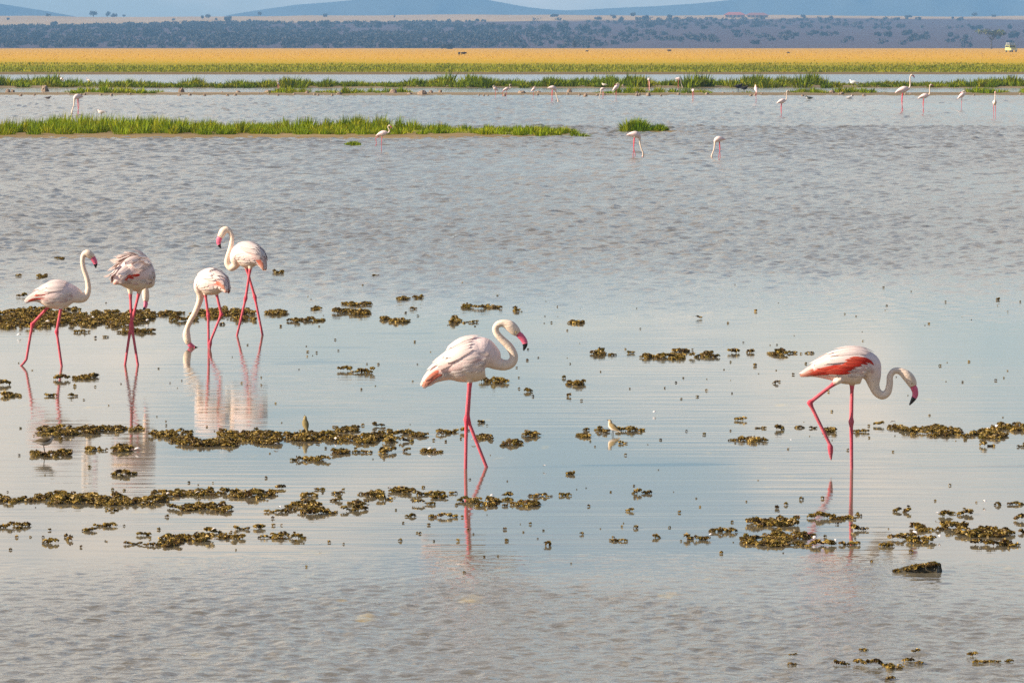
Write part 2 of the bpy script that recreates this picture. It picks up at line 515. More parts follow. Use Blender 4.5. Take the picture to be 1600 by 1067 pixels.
# ------------------------------------------------------------------ grass
def blades(base, height, width, lean, cols, r, seg=2):
    """base (N,3); height,width (N,); lean (N,2) tip offset; two-segment bent blades"""
    n = len(base)
    ang = r.uniform(0, 2 * pi, n)
    side = np.stack([np.cos(ang), np.sin(ang), np.zeros(n)], 1) * (width / 2)[:, None]
    side[:, 1] *= 0.5
    mid = base + np.stack([lean[:, 0] * 0.35, lean[:, 1] * 0.35, height * 0.6], 1)
    tip = base + np.stack([lean[:, 0], lean[:, 1], height], 1)
    V = np.stack([base - side, base + side, mid + side * 0.7, mid - side * 0.7, tip], 1).reshape(-1, 3)
    i = np.arange(n)[:, None] * 5
    Q = i + np.array([[0, 1, 2, 3]]); T = i + np.array([[3, 2, 4]])
    C = np.repeat(cols, 5, 0)
    return V, Q, T, C

GREEN = np.array([(0.15, 0.22, 0.006), (0.22, 0.30, 0.008), (0.30, 0.36, 0.01), (0.11, 0.17, 0.006), (0.38, 0.37, 0.02)])
GOLD = np.array([(0.60, 0.33, 0.03), (0.64, 0.36, 0.04), (0.54, 0.31, 0.025), (0.48, 0.31, 0.02)])

def grass_patch(name, n, xr, yr, inside, hfun, wid, cols, seed, label, zf=None, cat='grass'):
    r = np.random.default_rng(seed)
    x = r.uniform(*xr, n); y = r.uniform(*yr, n)
    k = inside(x, y) > r.random(n)
    x, y = x[k], y[k]; n = len(x)
    h = hfun(x, y) * r.uniform(0.55, 1.12, n)
    ok = h > 0.03; x, y, h = x[ok], y[ok], h[ok]; n = len(x)
    z = zf(x, y) if zf else np.zeros(n)
    lean = np.stack([r.normal(0.10, 0.22, n), r.normal(-0.02, 0.2, n)], 1) * h[:, None]
    cv = np.clip(vnoise(x / 1.7, y / 4.0, seed + 5) * 1.5 - 0.25, 0, 0.999)
    ci = np.clip((cv * len(cols)).astype(int) + r.integers(-1, 2, n), 0, len(cols) - 1)
    c = cols[ci] * r.uniform(0.8, 1.2, (n, 1))
    V, Q, T, C = blades(np.stack([x, y, z - 0.03], 1), h, wid * r.uniform(0.6, 1.4, n), lean, c, r)
    o = add(name, mesh_np(name, V, [Q, T], M['grass'], C, smooth=False))
    return tag(o, label, cat, kind='stuff')

def tussocks(name, domes, per, wid, cols, seed, label, zf=None):
    """domes rows (x, y, radius, height): blades fan out of each tussock's heart"""
    r = np.random.default_rng(seed)
    D = np.asarray(domes); k = np.repeat(np.arange(len(D)), per); n = len(k)
    al = r.uniform(0, 2 * pi, n); ph = np.arccos(r.uniform(0.05, 1, n))
    rr = D[k, 2] * r.uniform(0.7, 1.1, n); hh = D[k, 3] * r.uniform(0.6, 1.15, n)
    ox, oy = rr * np.sin(ph) * np.cos(al), rr * np.sin(ph) * np.sin(al)
    h = np.maximum(hh * np.cos(ph) ** 0.6, 0.05)
    bx_, by_ = D[k, 0] + 0.55 * ox, D[k, 1] + 0.55 * oy
    z = zf(bx_, by_) if zf else np.zeros(n)
    lean = np.stack([0.45 * ox + r.normal(0.06, 0.10, n) * h, 0.45 * oy + r.normal(0, 0.10, n) * h], 1)
    tone = r.integers(0, len(cols), len(D))
    c = cols[np.clip(tone[k] + r.integers(-1, 2, n), 0, len(cols) - 1)] * r.uniform(0.8, 1.2, (n, 1))
    V, Q, T, C = blades(np.stack([bx_, by_, z - 0.03], 1), h, wid * r.uniform(0.6, 1.4, n), lean, c, r)
    return tag(add(name, mesh_np(name, V, [Q, T], M['grass'], C, smooth=False)), label, 'grass', kind='stuff')

def bank(name, xr, yc, half, zmax, mat, seed, nx=160, ny=14, taper=1.5, wob=0.35):
    """low shoal rising out of the water: a lens-shaped mound with an uneven shore"""
    xs = np.linspace(xr[0], xr[1], nx); V = []
    L = xr[1] - xr[0]
    for j in range(ny):
        f = -1 + 2 * j / (ny - 1)
        endk = np.clip(np.minimum((xs - xr[0]), (xr[1] - xs)) / taper, 0.02, 1) ** 0.6
        w1 = half * endk * (1 + wob * 2 * (vnoise(xs / (half * 0.8), xs * 0 + (0 if f < 0 else 7), seed) - 0.5))
        y = yc + f * w1
        z = zmax * (1 - f * f) * endk * (0.75 + 0.5 * vnoise(xs / 0.7, y / 0.9, seed + 2)) - 0.035
        V.append(np.stack([xs, y, z], 1))
    V = np.concatenate(V); idx = np.arange(nx * ny).reshape(ny, nx)
    F = np.stack([idx[:-1, :-1], idx[:-1, 1:], idx[1:, 1:], idx[1:, :-1]], -1).reshape(-1, 4)
    return tag(add(name, mesh_np(name, V, [F], mat)), kind='structure')

def soil_mat(name, a, b, scale):
    t = NT(name)
    n = t.noise(scale, 5, 0.65)
    t.link(t.mixc(t.rng(n, 0.3, 0.7), a, b), t.b.inputs['Base Color'])
    t.b.inputs['Roughness'].default_value = 0.8
    t.b.inputs['Specular IOR Level'].default_value = 0.2
    t.bump(n, 0.6, 0.05)
    return t.m
M['sand'] = soil_mat('pale_sand', (0.19, 0.125, 0.05), (0.32, 0.225, 0.10), 6)
M['mud'] = soil_mat('wet_mud', (0.13, 0.10, 0.06), (0.24, 0.185, 0.12), 5)
M['shore_mud'] = soil_mat('stony_mud', (0.16, 0.12, 0.06), (0.34, 0.25, 0.15), 2)

# long grassy island
ax0 = gp(-260, 212)[0]; ax1 = gp(905, 212)[0]
IY = gp(400, 211)[1]
bank('sand_bank', (ax0, gp(955, 212)[0]), IY + 1.2, 8.0, 0.13, M['sand'], 51, nx=260, taper=5)
rd = np.random.default_rng(640)
dm = []
for _ in range(620):
    x = rd.uniform(ax0, ax1); y = IY + rd.uniform(-3.2, 7.0)
    e = np.clip((ax1 - x) / 2.5, 0.25, 1) ** 0.5
    big = float(vnoise(x / 2.2, y / 6.0, 62, 2))
    dm.append((x, y, rd.uniform(0.2, 0.5), (0.24 + 0.46 * max(0.0, big * 1.5 - 0.3)) * rd.uniform(0.7, 1.2) * e))
tussocks('grass', dm, 130, 0.03, GREEN, 64, 'long strip of bright green grass on the sandbank in the lake')
# small island
bx, by, _ = gp(1008, 206)
bank('sand_bank', (gp(965, 206)[0], gp(1100, 206)[0]), by, 2.6, 0.07, M['sand'], 52, nx=90, ny=10, taper=1.2)
dm = [(bx - 0.30 + rd.normal(0, .12), by + rd.normal(0, .35), 0.52, 0.50 * rd.uniform(.8, 1.1)) for _ in range(9)] + [(bx + 0.48 + rd.normal(0, .08), by + rd.normal(0, .3), 0.34, 0.34 * rd.uniform(.8, 1.1)) for _ in range(6)] + [(bx + rd.uniform(-.7, .8), by + rd.normal(0, .3), 0.25, 0.2) for _ in range(8)]
tussocks('grass', dm, 260, 0.03, GREEN * np.array([.75, .9, .8]), 65, 'small round islet tuft of green grass right of the long sandbank')
# floating tuft in front of the long island
tx, ty, _ = gp(551, 227)
grass_patch('grass', 500, (tx - 0.35, tx + 0.35), (ty - 0.6, ty + 0.6), lambda x, y: 1.0 - ((x - tx) / 0.35) ** 2, lambda x, y: 0.16 * np.clip(1 - ((x - tx) / 0.35) ** 2, 0, 1), 0.03, GREEN, 66, 'tiny low tuft of grass in the water before the long sandbank')

# far strips: stony spit, then the grassy bank behind it
SY = gp(800, 148)[1]
bank('stony_spit', (-60, 60), SY + 2, 9, 0.13, M['shore_mud'], 53, nx=300, taper=1.0)
GY = gp(800, 137)[1]
bank('grass_bank', (-70, 70), GY + 6, 11, 0.16, M['shore_mud'], 54, nx=300, taper=1.0)
dm = []
for _ in range(420):
    x = rd.uniform(-46, 46); k = float(vnoise(x / 2.6, 0.0, 71, 2)) * 3.2 - 1.5 + 0.7 * (x > 13.5)
    if k < 0.05: continue
    dm.append((x, SY + rd.uniform(-1, 7), rd.uniform(0.3, 0.75), 0.62 * min(k, 1) * rd.uniform(0.5, 1.1)))
tussocks('grass', dm, 110, 0.06, GREEN, 73, 'scattered green tussocks on the stony spit across the lake')
dm = []
for _ in range(900):
    x = rd.uniform(-56, 56); y = GY + rd.uniform(-3, 12)
    big = float(vnoise(x / 3.0, y / 10.0, 81, 2))
    dm.append((x, y, rd.uniform(0.45, 1.2), (0.42 + 0.85 * max(0.0, big * 1.8 - 0.6)) * rd.uniform(0.7, 1.15)))
tussocks('grass', dm, 100, 0.08, GREEN * 0.75, 83, 'low dark green grassy bank behind the stony spit')
# edge of the plain
def edge_h(x, y):
    return 0.34 * np.clip((y - 508) / 10, 0, 1) * (0.25 + 1.0 * vnoise(x / 3, y / 6, 91, 3))
grass_patch('grass', 70000, (-80, 80), (496, 680), lambda x, y: np.clip(1.2 - (y - 500) / 150 + 1.2 * (vnoise(x / 14, y / 40, 95, 3) - 0.5), 0, 1), edge_h, 0.10, np.array([(0.15, 0.18, 0.006), (0.20, 0.22, 0.008), (0.25, 0.25, 0.01), (0.31, 0.27, 0.012)]), 92, 'green grass along the far shore of the lake', zf=ground_z)
def gold_h(x, y): return 0.20 * (0.5 + 0.8 * vnoise(x / 8, y / 25, 93, 3))
grass_patch('grass', 60000, (-330, 330), (640, 3000), lambda x, y: (np.abs(x) < 0.115 * y + 10) * np.clip((y - 600) / 500, 0.2, 1), gold_h, 0.16, GOLD, 94, 'dry golden grass covering the plain beyond the lake', zf=ground_z)

# ------------------------------------------------------------------ trees and scrub on the slope
G_T = 'bushes and trees on the hazy slope beyond the plain'
def scrub_mass():
    r = np.random.default_rng(200)
    n = 11000
    y = r.uniform(3300, 5900, n); x = r.uniform(-0.12, 0.12, n) * y
    dens = np.where(x < 0.0 * y, 1.0, 0.45) * np.clip(4.0 * vnoise(x / 150, y / 420, 201, 3) - 1.45, 0.03, 1) * (y - 0.75 * x < 5200)
    dens = dens * np.clip(1.25 - (x / y + 0.105) * 5.5, 0.12, 1)
    dens = np.maximum(dens, 0.55 * np.clip((-0.025 - x / y) / 0.03, 0, 1) * (y - 0.75 * x < 5200))
    k = dens > r.random(n); x, y = x[k], y[k]
    Vs, Fs, Cs, off = [], [], [], 0
    for q, (a, b) in enumerate(zip(x, y)):
        c = np.array([[a, b, float(ground_z(a, b)) + 1.5], [a + r.normal(0, 2.5), b, float(ground_z(a, b)) + 1.6]])
        rad = np.array([[2.6, 2.2, 1.9], [2.2, 2.0, 1.6]]) * r.uniform(0.6, 1.3)
        V, F, C = leaf_cloud(c, rad, 36, 1.0, SCRUB_COLS, r)
        Vs.append(V); Fs.append(F + off); Cs.append(C); off += len(V)
    o = add('scrub', mesh_np('scrub', np.concatenate(Vs), [np.concatenate(Fs)], M['leaf'], np.concatenate(Cs), smooth=False))
    tag(o, 'grey blue thorn scrub covering the hazy far slope', 'scrub', kind='stuff')
scrub_mass()
ridge_trees = [(146, 27, 14, 11), (168, 26, 10, 10), (178, 27, 11, 7), (75, 26, 8, 5), (406, 26, 6, 8), (508, 27, 8, 6), (616, 29, 4, 5), (867, 27, 16, 5), (958, 31, 9, 8), (971, 33, 9, 6),
    (988, 26, 11, 6), (1008, 32, 14, 8), (1046, 29, 10, 6), (1256, 29, 10, 6), (1299, 30, 7, 5), (1420, 28, 12, 4), (1523, 26, 9, 8), (1553, 27, 8, 4), (317, 32, 6, 8), (325, 30, 8, 8), (356, 34, 12, 9), (390, 36, 9, 6), (1190, 31, 8, 7), (1321, 34, 6, 4), (194, 27, 6, 5), (12, 32, 6, 4), (271, 33, 6, 4), (338, 34, 5, 6)]
for i, (px, py, w, h) in enumerate(ridge_trees):
    plant('savanna_tree', 'round' if h / w > 0.75 else 'bush', px, py, w, h, 'small dark tree standing along the pale ridge below the mountains', 'tree', 'trees along the ridge', i, i * 1.3)
slope_bushes = [(85, 41, 14, 8), (195, 42, 12, 7), (507, 46, 20, 15), (560, 44, 20, 12), (590, 47, 18, 14), (640, 47, 22, 11), (670, 46, 20, 10), (715, 48, 22, 12), (745, 50, 20, 12), (765, 49, 18, 14), (783, 51, 14, 14), (808, 50, 14, 12),
    (824, 52, 18, 8), (852, 53, 26, 16), (880, 52, 22, 18), (914, 52, 22, 15), (945, 52, 26, 9), (988, 53, 20, 9), (1015, 44, 14, 7), (1018, 53, 22, 7), (897, 77, 9, 14), (700, 77, 26, 9), (768, 74, 18, 9), (655, 76, 12, 9), (610, 76, 14, 8),
    (560, 74, 12, 9), (525, 75, 14, 9), (475, 75, 16, 10), (455, 72, 14, 12), (420, 70, 14, 9), (140, 74, 14, 10), (110, 70, 16, 14), (60, 60, 18, 12), (30, 55, 18, 12), (230, 58, 20, 14), (300, 60, 16, 14), (350, 62, 18, 16), (1231, 56, 12, 9), (1273, 54, 16, 7),
    (1286, 57, 12, 8), (1307, 55, 11, 6), (1372, 57, 13, 7), (1388, 58, 15, 10), (1415, 56, 20, 9), (1428, 60, 14, 8), (1447, 57, 9, 8), (1369, 41, 7, 5), (1378, 37, 6, 4), (1485, 58, 15, 8), (1508, 60, 10, 6), (1526, 47, 22, 8), (1577, 46, 12, 8), (1585, 60, 22, 12), (1150, 52, 16, 6), (1100, 46, 14, 6), (1085, 60, 14, 6), (1180, 70, 16, 8)]
for i, (px, py, w, h) in enumerate(slope_bushes):
    plant('thorn_bush', 'bush' if h / w < 0.72 else 'round', px, py, w, h, 'dark rounded bush on the grey purple scrub slope', 'bush', G_T, i, i * 0.9)
plant('acacia_tree', 'flat', 1549, 77, 46, 30, 'wide flat topped acacia with yellow green crown at the foot of the slope', 'tree', None, 0)

# ------------------------------------------------------------------ smooth lofts
def crom(P, k=6):
    """Catmull-Rom through the rows of P"""
    P = np.asarray(P, float)
    Q = np.concatenate([[2 * P[0] - P[1]], P, [2 * P[-1] - P[-2]]])
    out = []
    t = np.linspace(0, 1, k, endpoint=False)[:, None]
    for i in range(len(P) - 1):
        a, b, c, d = Q[i], Q[i + 1], Q[i + 2], Q[i + 3]
        out.append(0.5 * (2 * b + (c - a) * t + (2 * a - 5 * b + 4 * c - d) * t ** 2 + (3 * b - a - 3 * c + d) * t ** 3))
    out.append(P[-1:])
    return np.concatenate(out)

def frames(P, lat):
    T = np.gradient(P, axis=0); T /= np.linalg.norm(T, axis=1)[:, None] + 1e-9
    S = lat[None] - T * (T @ lat)[:, None]
    S /= np.linalg.norm(S, axis=1)[:, None] + 1e-9
    U = np.cross(T, S)
    return T, S, U

def loft(P, ru, rs, lat, seg=20):
    """closed tube: ru along U (in the plane of the bird), rs sideways"""
    T, S, U = frames(P, lat)
    th = np.linspace(0, 2 * pi, seg, endpoint=False)
    V = P[:, None] + np.cos(th)[None, :, None] * (U * ru[:, None])[:, None] + np.sin(th)[None, :, None] * (S * rs[:, None])[:, None]
    n = len(P); V = V.reshape(-1, 3); idx = np.arange(n * seg).reshape(n, seg)
    F = np.stack([idx[:-1], np.roll(idx[:-1], -1, 1), np.roll(idx[1:], -1, 1), idx[1:]], -1).reshape(-1, 4)[:, ::-1]
    V = np.concatenate([V, P[:1], P[-1:]]); a, b = len(V) - 2, len(V) - 1
    T3 = np.concatenate([np.stack([np.full(seg, a), idx[0], np.roll(idx[0], -1)], 1), np.stack([np.full(seg, b), np.roll(idx[-1], -1), idx[-1]], 1)])[:, ::-1]
    return V, F, T3

def join(parts):
    V, F, T, off = [], [], [], 0
    for v, f, t in parts:
        V.append(v); F.append(f + off); T.append(t + off); off += len(v)
    return np.concatenate(V), [np.concatenate(F), np.concatenate(T)]

def remeshed(name, V, Fs, voxel, iters=3):
    me = mesh_np(name + '_src', V, Fs, None)
    o = bpy.data.objects.new(name + '_src', me); COL.objects.link(o)
    m = o.modifiers.new('r', 'REMESH'); m.mode = 'VOXEL'; m.voxel_size = voxel; m.use_smooth_shade = True
    s = o.modifiers.new('s', 'SMOOTH'); s.factor = 0.5; s.iterations = iters
    dg = bpy.context.evaluated_depsgraph_get(); dg.update()
    out = bpy.data.meshes.new_from_object(o.evaluated_get(dg))
    out.name = name
    bpy.data.objects.remove(o); bpy.data.meshes.remove(me)
    out.polygons.foreach_set('use_smooth', np.full(len(out.polygons), True))
    return out

def blobs_sphere(c, r, seg=8):
    P = np.array([[c[0], c[1], c[2] + r * q] for q in (-0.95, -0.6, 0, 0.6, 0.95)])
    R = np.array([r * math.sqrt(max(0.02, 1 - q * q)) for q in (-0.95, -0.6, 0, 0.6, 0.95)])
    return loft(P, R, R, np.array([0, 1.0, 0]), seg)

C_BODY = np.array((0.84, 0.66, 0.63)); C_BELLY = np.array((0.84, 0.68, 0.54)); C_NECK = np.array((0.83, 0.66, 0.53))
C_LEG = np.array((0.64, 0.12, 0.15)); C_KNEE = np.array((0.66, 0.05, 0.09)); C_TAIL = np.array((0.80, 0.36, 0.27))

def flamingo(loc, head, torso, neck, bill, legs, voxel=0.0062, wing=None, label='', group=None, scheme='mid', detail=True, width=0.80, seed=1, neck_tint=None, ruffle=False):
    """torso, neck, bill: rows (x, y, z, r) in the bird's own frame, +x forward; legs: list of such lists (hip .. foot)"""
    r = np.random.default_rng(seed)
    root = empty('flamingo', loc, head)
    lat = np.array([0, 1.0, 0])
    torso = np.asarray(torso, float); neck = np.asarray(neck, float); bill = np.asarray(bill, float)
    spine = crom(np.concatenate([torso, neck]), 6 if detail else 3)
    kk = 6 if detail else 3
    nt = (len(torso) - 1) * kk + 1
    P, R = spine[:, :3], np.maximum(spine[:, 3], 0.002)
    rs = R.copy()
    u = np.arange(len(P))
    rs[:nt] *= np.interp(np.linspace(0, 1, nt), [0, 0.25, 0.7, 1], [1.25, width * 1.1, width, width * 1.05])
    rs[nt:] *= np.interp(np.linspace(0, 1, len(P) - nt), [0, 0.15, 0.7, 1], [width * 1.05, 1.0, 1.0, 0.72])
    seg = 28 if detail else 14
    parts = [loft(P, R, rs, lat, seg)]
    LP = []
    for L in legs:
        q = crom(np.asarray(L, float), 5)
        # keep the long bones straight: linear where the nodes are far apart
        lin = np.concatenate([np.linspace(a, b, 6)[:-1] for a, b in zip(L[:-1], L[1:])] + [np.asarray(L[-1:], float)])
        parts.append(loft(lin[:, :3], lin[:, 3], lin[:, 3], np.array([0.15, 1.0, 0.1]), 12 if detail else 8))
        LP.append(lin)
    V, Fs = join(parts)
    me = remeshed('body', V, Fs, voxel, 3 if detail else 1)
    n = len(me.vertices); co = np.empty(n * 3, np.float32); me.vertices.foreach_get('co', co); co = co.reshape(-1, 3)
    def near(Q, rad):
        D = np.linalg.norm(co[:, None, :] - Q[None], axis=2) - rad[None]
        return D.min(1), D.argmin(1)
    d_t, i_t = near(P[:nt], R[:nt]); d_n, i_n = near(P[nt:], R[nt:])
    cols = np.tile(C_BODY, (n, 1))
    un = i_t / (nt - 1)
    low = np.clip((P[np.clip(i_t, 0, nt - 1), 2] - co[:, 2]) / 0.12, 0, 1)[:, None]
    cols = cols * (1 - low) + C_BELLY * low
    tail = np.clip(1 - un / 0.16, 0, 1)[:, None]
    cols = cols * (1 - tail) + C_TAIL * tail
    isn = np.clip((d_t - d_n) / 0.02 + 0.5, 0, 1)[:, None]
    nc = C_NECK if neck_tint is None else np.asarray(neck_tint)
    cols = cols * (1 - isn) + nc * isn
    for lin in LP:
        dl, il = near(lin[:, :3], lin[:, 3])
        feathered = np.clip((il - 3) / 2.0, 0, 1)
        m = (np.clip((np.minimum(d_t, d_n) - dl) / 0.012 + 0.3, 0, 1) * np.clip(feathered + (il >= 5), 0, 1))[:, None]
        kn = np.exp(-((lin[il, 3] - 0.0215) / 0.004) ** 2)[:, None] * 0.6
        band = (0.86 + 0.28 * vnoise(co[:, 2] * 55, co[:, 0] * 30 + co[:, 1] * 30, 5, 2))[:, None]
        shin = np.clip((il - 22) / 12.0, 0, 1)[:, None] * np.array((0.16, 0.0, 0.0))
        cols = cols * (1 - m) + (C_LEG * (1 - kn) + C_KNEE * kn - shin) * band * m
    set_cols(me, cols)
    me.materials.append(M['plumage'])
    add('body', me, root)
    # bill: bent, the tip black
    bl = crom(np.concatenate([neck[-1:], bill]), 5)
    Bp, Br = bl[:, :3], np.maximum(bl[:, 3], 0.0015)
    Br[:3] *= 0.86
    cut = int(len(Bp) * 0.62)
    v, f, t3 = loft(Bp[:cut + 1], Br[:cut + 1], Br[:cut + 1] * 0.62, lat, 12)
    b = add('bill', mesh_np('bill', v, [f, t3], M['bill']), root)
    v, f, t3 = loft(Bp[cut:], Br[cut:], Br[cut:] * 0.62, lat, 12)
    add('bill_tip', mesh_np('bill_tip', v, [f, t3], M['bill_tip']), b)
    # eyes, on the sides of the head just before the bill
    he = neck[-2, :3] * 0.55 + neck[-1, :3] * 0.45; hr = neck[-2, 3]
    Tn, Sn, Un = frames(crom(neck, 4)[:, :3], lat)
    for sgn in (-1, 1):
        c = he + Sn[-4] * sgn * hr * 0.66 + np.abs(Un[-4]) * 0 
        v, f, t3 = blobs_sphere(c, max(0.0045, hr * 0.14))
        add('eye', mesh_np('eye', v, [f, t3], M['eye'] if detail else M['eye_far']), root)
    # wings: a folded shell on each side with its feathers
    T, S, U = frames(P, lat)
    def surf(uu, th, off):
        i = np.clip(uu, 0, 1) * (nt - 1); a = np.floor(i).astype(int); a = np.minimum(a, nt - 2); w = (i - a)[..., None]
        L = lambda A: A[a] * (1 - w) + A[a + 1] * w
        ru = (R[a] * (1 - w[..., 0]) + R[a + 1] * w[..., 0]); rl = (rs[a] * (1 - w[..., 0]) + rs[a + 1] * w[..., 0])
        nrm = L(U) * np.cos(th)[..., None] / 1.0 + L(S) * np.sin(th)[..., None]
        p = L(P) + L(U) * (ru * np.cos(th))[..., None] + L(S) * (rl * np.sin(th))[..., None]
        nrm /= np.linalg.norm(nrm, axis=-1)[..., None]
        return p + nrm * off[..., None], nrm
    scale_b = R[:nt].max() / 0.155
    usgn = 1.0 if U[nt // 2, 2] > 0 else -1.0
    th0 = 0.0 if usgn > 0 else pi
    for sgn in (-1, 1):
        TH = lambda deg: th0 + sgn * usgn * np.radians(deg)
        gu, gt = np.meshgrid(np.linspace(0.05, 0.86, 22 if detail else 10), np.linspace(6, 112, 14 if detail else 7), indexing='ij')
        env = np.clip(np.sin(np.pi * np.clip((gu - 0.05) / 0.81, 0, 1)), 0, 1) ** 0.4 * np.clip(np.sin(np.pi * (gt - 6) / 106), 0, 1) ** 0.4
        pts, _ = surf(gu, TH(gt), 0.020 * scale_b * env - 0.006 * scale_b)
        a, b2 = gu.shape; idx = np.arange(a * b2).reshape(a, b2)
        F = np.stack([idx[:-1, :-1], idx[:-1, 1:], idx[1:, 1:], idx[1:, :-1]], -1).reshape(-1, 4)
        C = np.tile(C_BODY, (a * b2, 1))
        rosy = (np.clip((gt - 62) / 30, 0, 1) * np.clip((0.66 - gu) / 0.3, 0, 1)).reshape(-1, 1) * {'high': 0.8, 'mid': 0.25, 'low': 0.12, 'rear': 0.2}[scheme]
        C = C * (1 - rosy) + np.array((0.70, 0.10, 0.08)) * rosy
        wg = add('wing', mesh_np('wing', pts.reshape(-1, 3), [F], M['plumage'], C), root)
        if not detail: continue
        rows = []
        # (u0, length in u, theta, drift, half width, layer, material)
        hi = {'high': ('f_rose', 'f_coral'), 'mid': ('f_coral', 'f_coral'), 'low': ('f_rose', 'f_blush'), 'rear': ('f_rose', 'f_blush')}[scheme]
        for q in range(7):     # long feathers over the tail
            rows.append((0.44 + r.uniform(-.03, .03), 0.42 + r.uniform(-.03, .03), 18 + q * 13, 4 - q * 2.2, 0.020, 0.010, 'f_blush' if q < 4 or scheme == 'low' else hi[1]))
        for q in range(7):     # lower coverts
            if scheme == 'high': rows.append((0.72 - q * 0.03 + r.uniform(-.04, .03), 0.28 + r.uniform(-.04, .06), 72 + q * 6.5, -2, 0.018, 0.011, 'f_rose' if q > 0 else 'f_blush'))
            elif scheme == 'mid': rows.append((0.47 - q * 0.02 + r.uniform(-.05, .05), 0.34 + r.uniform(-.06, .04), 58 + q * 7, -6, 0.017, 0.011 + 0.001 * (q % 3), 'f_coral' if 1 < q < 6 else 'f_blush'))
            elif scheme == 'rear': rows.append((0.52 - q * 0.03 + r.uniform(-.05, .05), 0.22 + r.uniform(-.06, .04), 76 + q * 5, -6, 0.013, 0.011 + 0.001 * (q % 3), 'f_rose' if q in (1, 2, 3, 4) else 'f_blush'))
            else: rows.append((0.60 - q * 0.035 + r.uniform(-.08, .06), 0.30 + r.uniform(-.08, .06), 66 + q * 7, -8, 0.014, 0.011 + 0.001 * (q % 3), 'f_rose' if q in (2, 5) else 'f_blush'))
        if scheme == 'high':
            for q in range(8):
                rows.append((0.90 - q * 0.035 + r.uniform(-.02, .02), 0.24, 62 + q * 6, 0, 0.018, 0.0135, 'f_rose'))
        for q in range(7):     # middle row
            rows.append((0.66 + r.uniform(-.02, .02), 0.33 + r.uniform(-.04, .06), 10 + q * 9.5, 3, 0.023, 0.017, 'f_white' if q < 5 else 'f_blush'))
        for q in range(7):     # shoulder row
            rows.append((0.85 + r.uniform(-.02, .01) - 0.012 * q, 0.32 + r.uniform(-.05, .05), 8 + q * 9, 3, 0.024, 0.021, 'f_white'))
        for k_ in range(4):    # small contour feathers down the flank and breast
            for q in range(7):
                rows.append((0.97 - q * 0.115 + r.uniform(-.03, .03), 0.13 + r.uniform(-.02, .03), 84 + k_ * 13 + r.uniform(-4, 4), -4, 0.016, 0.006 - 0.0012 * k_, 'f_white' if r.random() < .75 else 'f_blush'))
        for (u0, du, th, dth, hw, lay, mk) in rows:
            if ruffle and th < 62: mk = 'f_white'
            nseg = 7; tt = np.linspace(0, 1, nseg)
            lift = -0.010 * (1 - tt) ** 3 + 0.003 + 0.013 * tt ** 2
            if lay < 0.008: lift = -0.004 * (1 - tt) ** 3 + 0.003 + 0.003 * tt ** 2
            if ruffle and th < 60: lift = lift + r.uniform(0.02, 0.085) * tt ** 1.6
            cen, nr = surf(u0 - du * tt, TH(th + dth * tt + r.uniform(-2, 2)), (lay + lift) * scale_b)
            tg = np.gradient(cen, axis=0); tg /= np.linalg.norm(tg, axis=1)[:, None] + 1e-9
            sd_ = np.cross(nr, tg); sd_ /= np.linalg.norm(sd_, axis=1)[:, None] + 1e-9
            wd = hw * scale_b * np.interp(tt, [0, .15, .5, .8, .93, 1], [.08, .7, 1.0, .8, .45, .06])
            droop = wd * 0.30
            V = np.stack([cen - sd_ * wd[:, None] - nr * droop[:, None], cen, cen + sd_ * wd[:, None] - nr * droop[:, None]], 1).reshape(-1, 3)
            idx = np.arange(nseg * 3).reshape(nseg, 3)
            F = np.stack([idx[:-1, :-1], idx[:-1, 1:], idx[1:, 1:], idx[1:, :-1]], -1).reshape(-1, 4)
            cc = np.zeros((nseg * 3, 3)); cc[:, 0] = np.repeat(tt, 3); cc[:, 1] = np.tile([0, .5, 1], nseg) + np.repeat(tt, 3) * 1.5
            add('feather', mesh_np('feather', V, [F], M[mk], cc), wg)
    return tag(root, label, 'flamingo', group)

def traced(px0, py0, head, flip=1.0):
    """returns (location, fn) where fn turns rows (px, py, depth, r_px) into the bird's frame"""
    X, Y, s = gp(px0, py0)
    ch, sh = cos(head), sin(head)
    def fn(rows):
        out = []
        for row in rows:
            px, py, dep, rr = row if len(row) == 4 else (row[0], row[1], 0.0, row[2])
            wx, wy, wz = (px - px0) / s, dep * flip, (py0 - py) / s
            out.append((wx * ch + wy * sh, -wx * sh + wy * ch, wz, rr / s))
        return out
    return (X, Y, 0.0), fn, s

LR = 0.0138
def leg(fn, s, rows, dep):
    """rows: (px, py[, depth]) hip, thigh end, knee, (ankle), foot"""
    kinds = []
    n = len(rows)
    out = []
    for i, q in enumerate(rows):
        d = dep if len(q) < 3 else q[2]
        rr = q[3] if len(q) > 3 else LR
        out.append((q[0], q[1], d, rr * s))
    return fn(out)

def straight_leg(fn, s, hip, knee, foot, dep, dep2=None, ankle=None, toe=None):
    """hip, knee, foot pixels; the thigh end is feathered, the knee knobbly"""
    h, k, f = np.array(hip, float), np.array(knee, float), np.array(foot, float)
    d2 = dep if dep2 is None else dep2
    up = h + (h - k) / np.linalg.norm(h - k) * 0.07 * s
    rows = [(*up, dep, 0.034), (*h, dep, 0.0175), (*(h * .85 + k * .15), dep, 0.0138), (*(h * .12 + k * .88), (dep + d2) / 2, 0.0145), (*k, (dep + d2) / 2, 0.0215), (*(k * .88 + f * .12), d2, 0.0135), (*f, d2, 0.0128)]
    if ankle is not None: pass
    if toe is None:
        g = f + (f - k) / np.linalg.norm(f - k) * 0.05 * s
        rows.append((*g, d2, 0.013))
    else:
        for q in toe: rows.append((q[0], q[1], d2, q[2]))
    return leg(fn, s, rows, dep)

NEAR_G = 'flamingos wading in the near shallows'
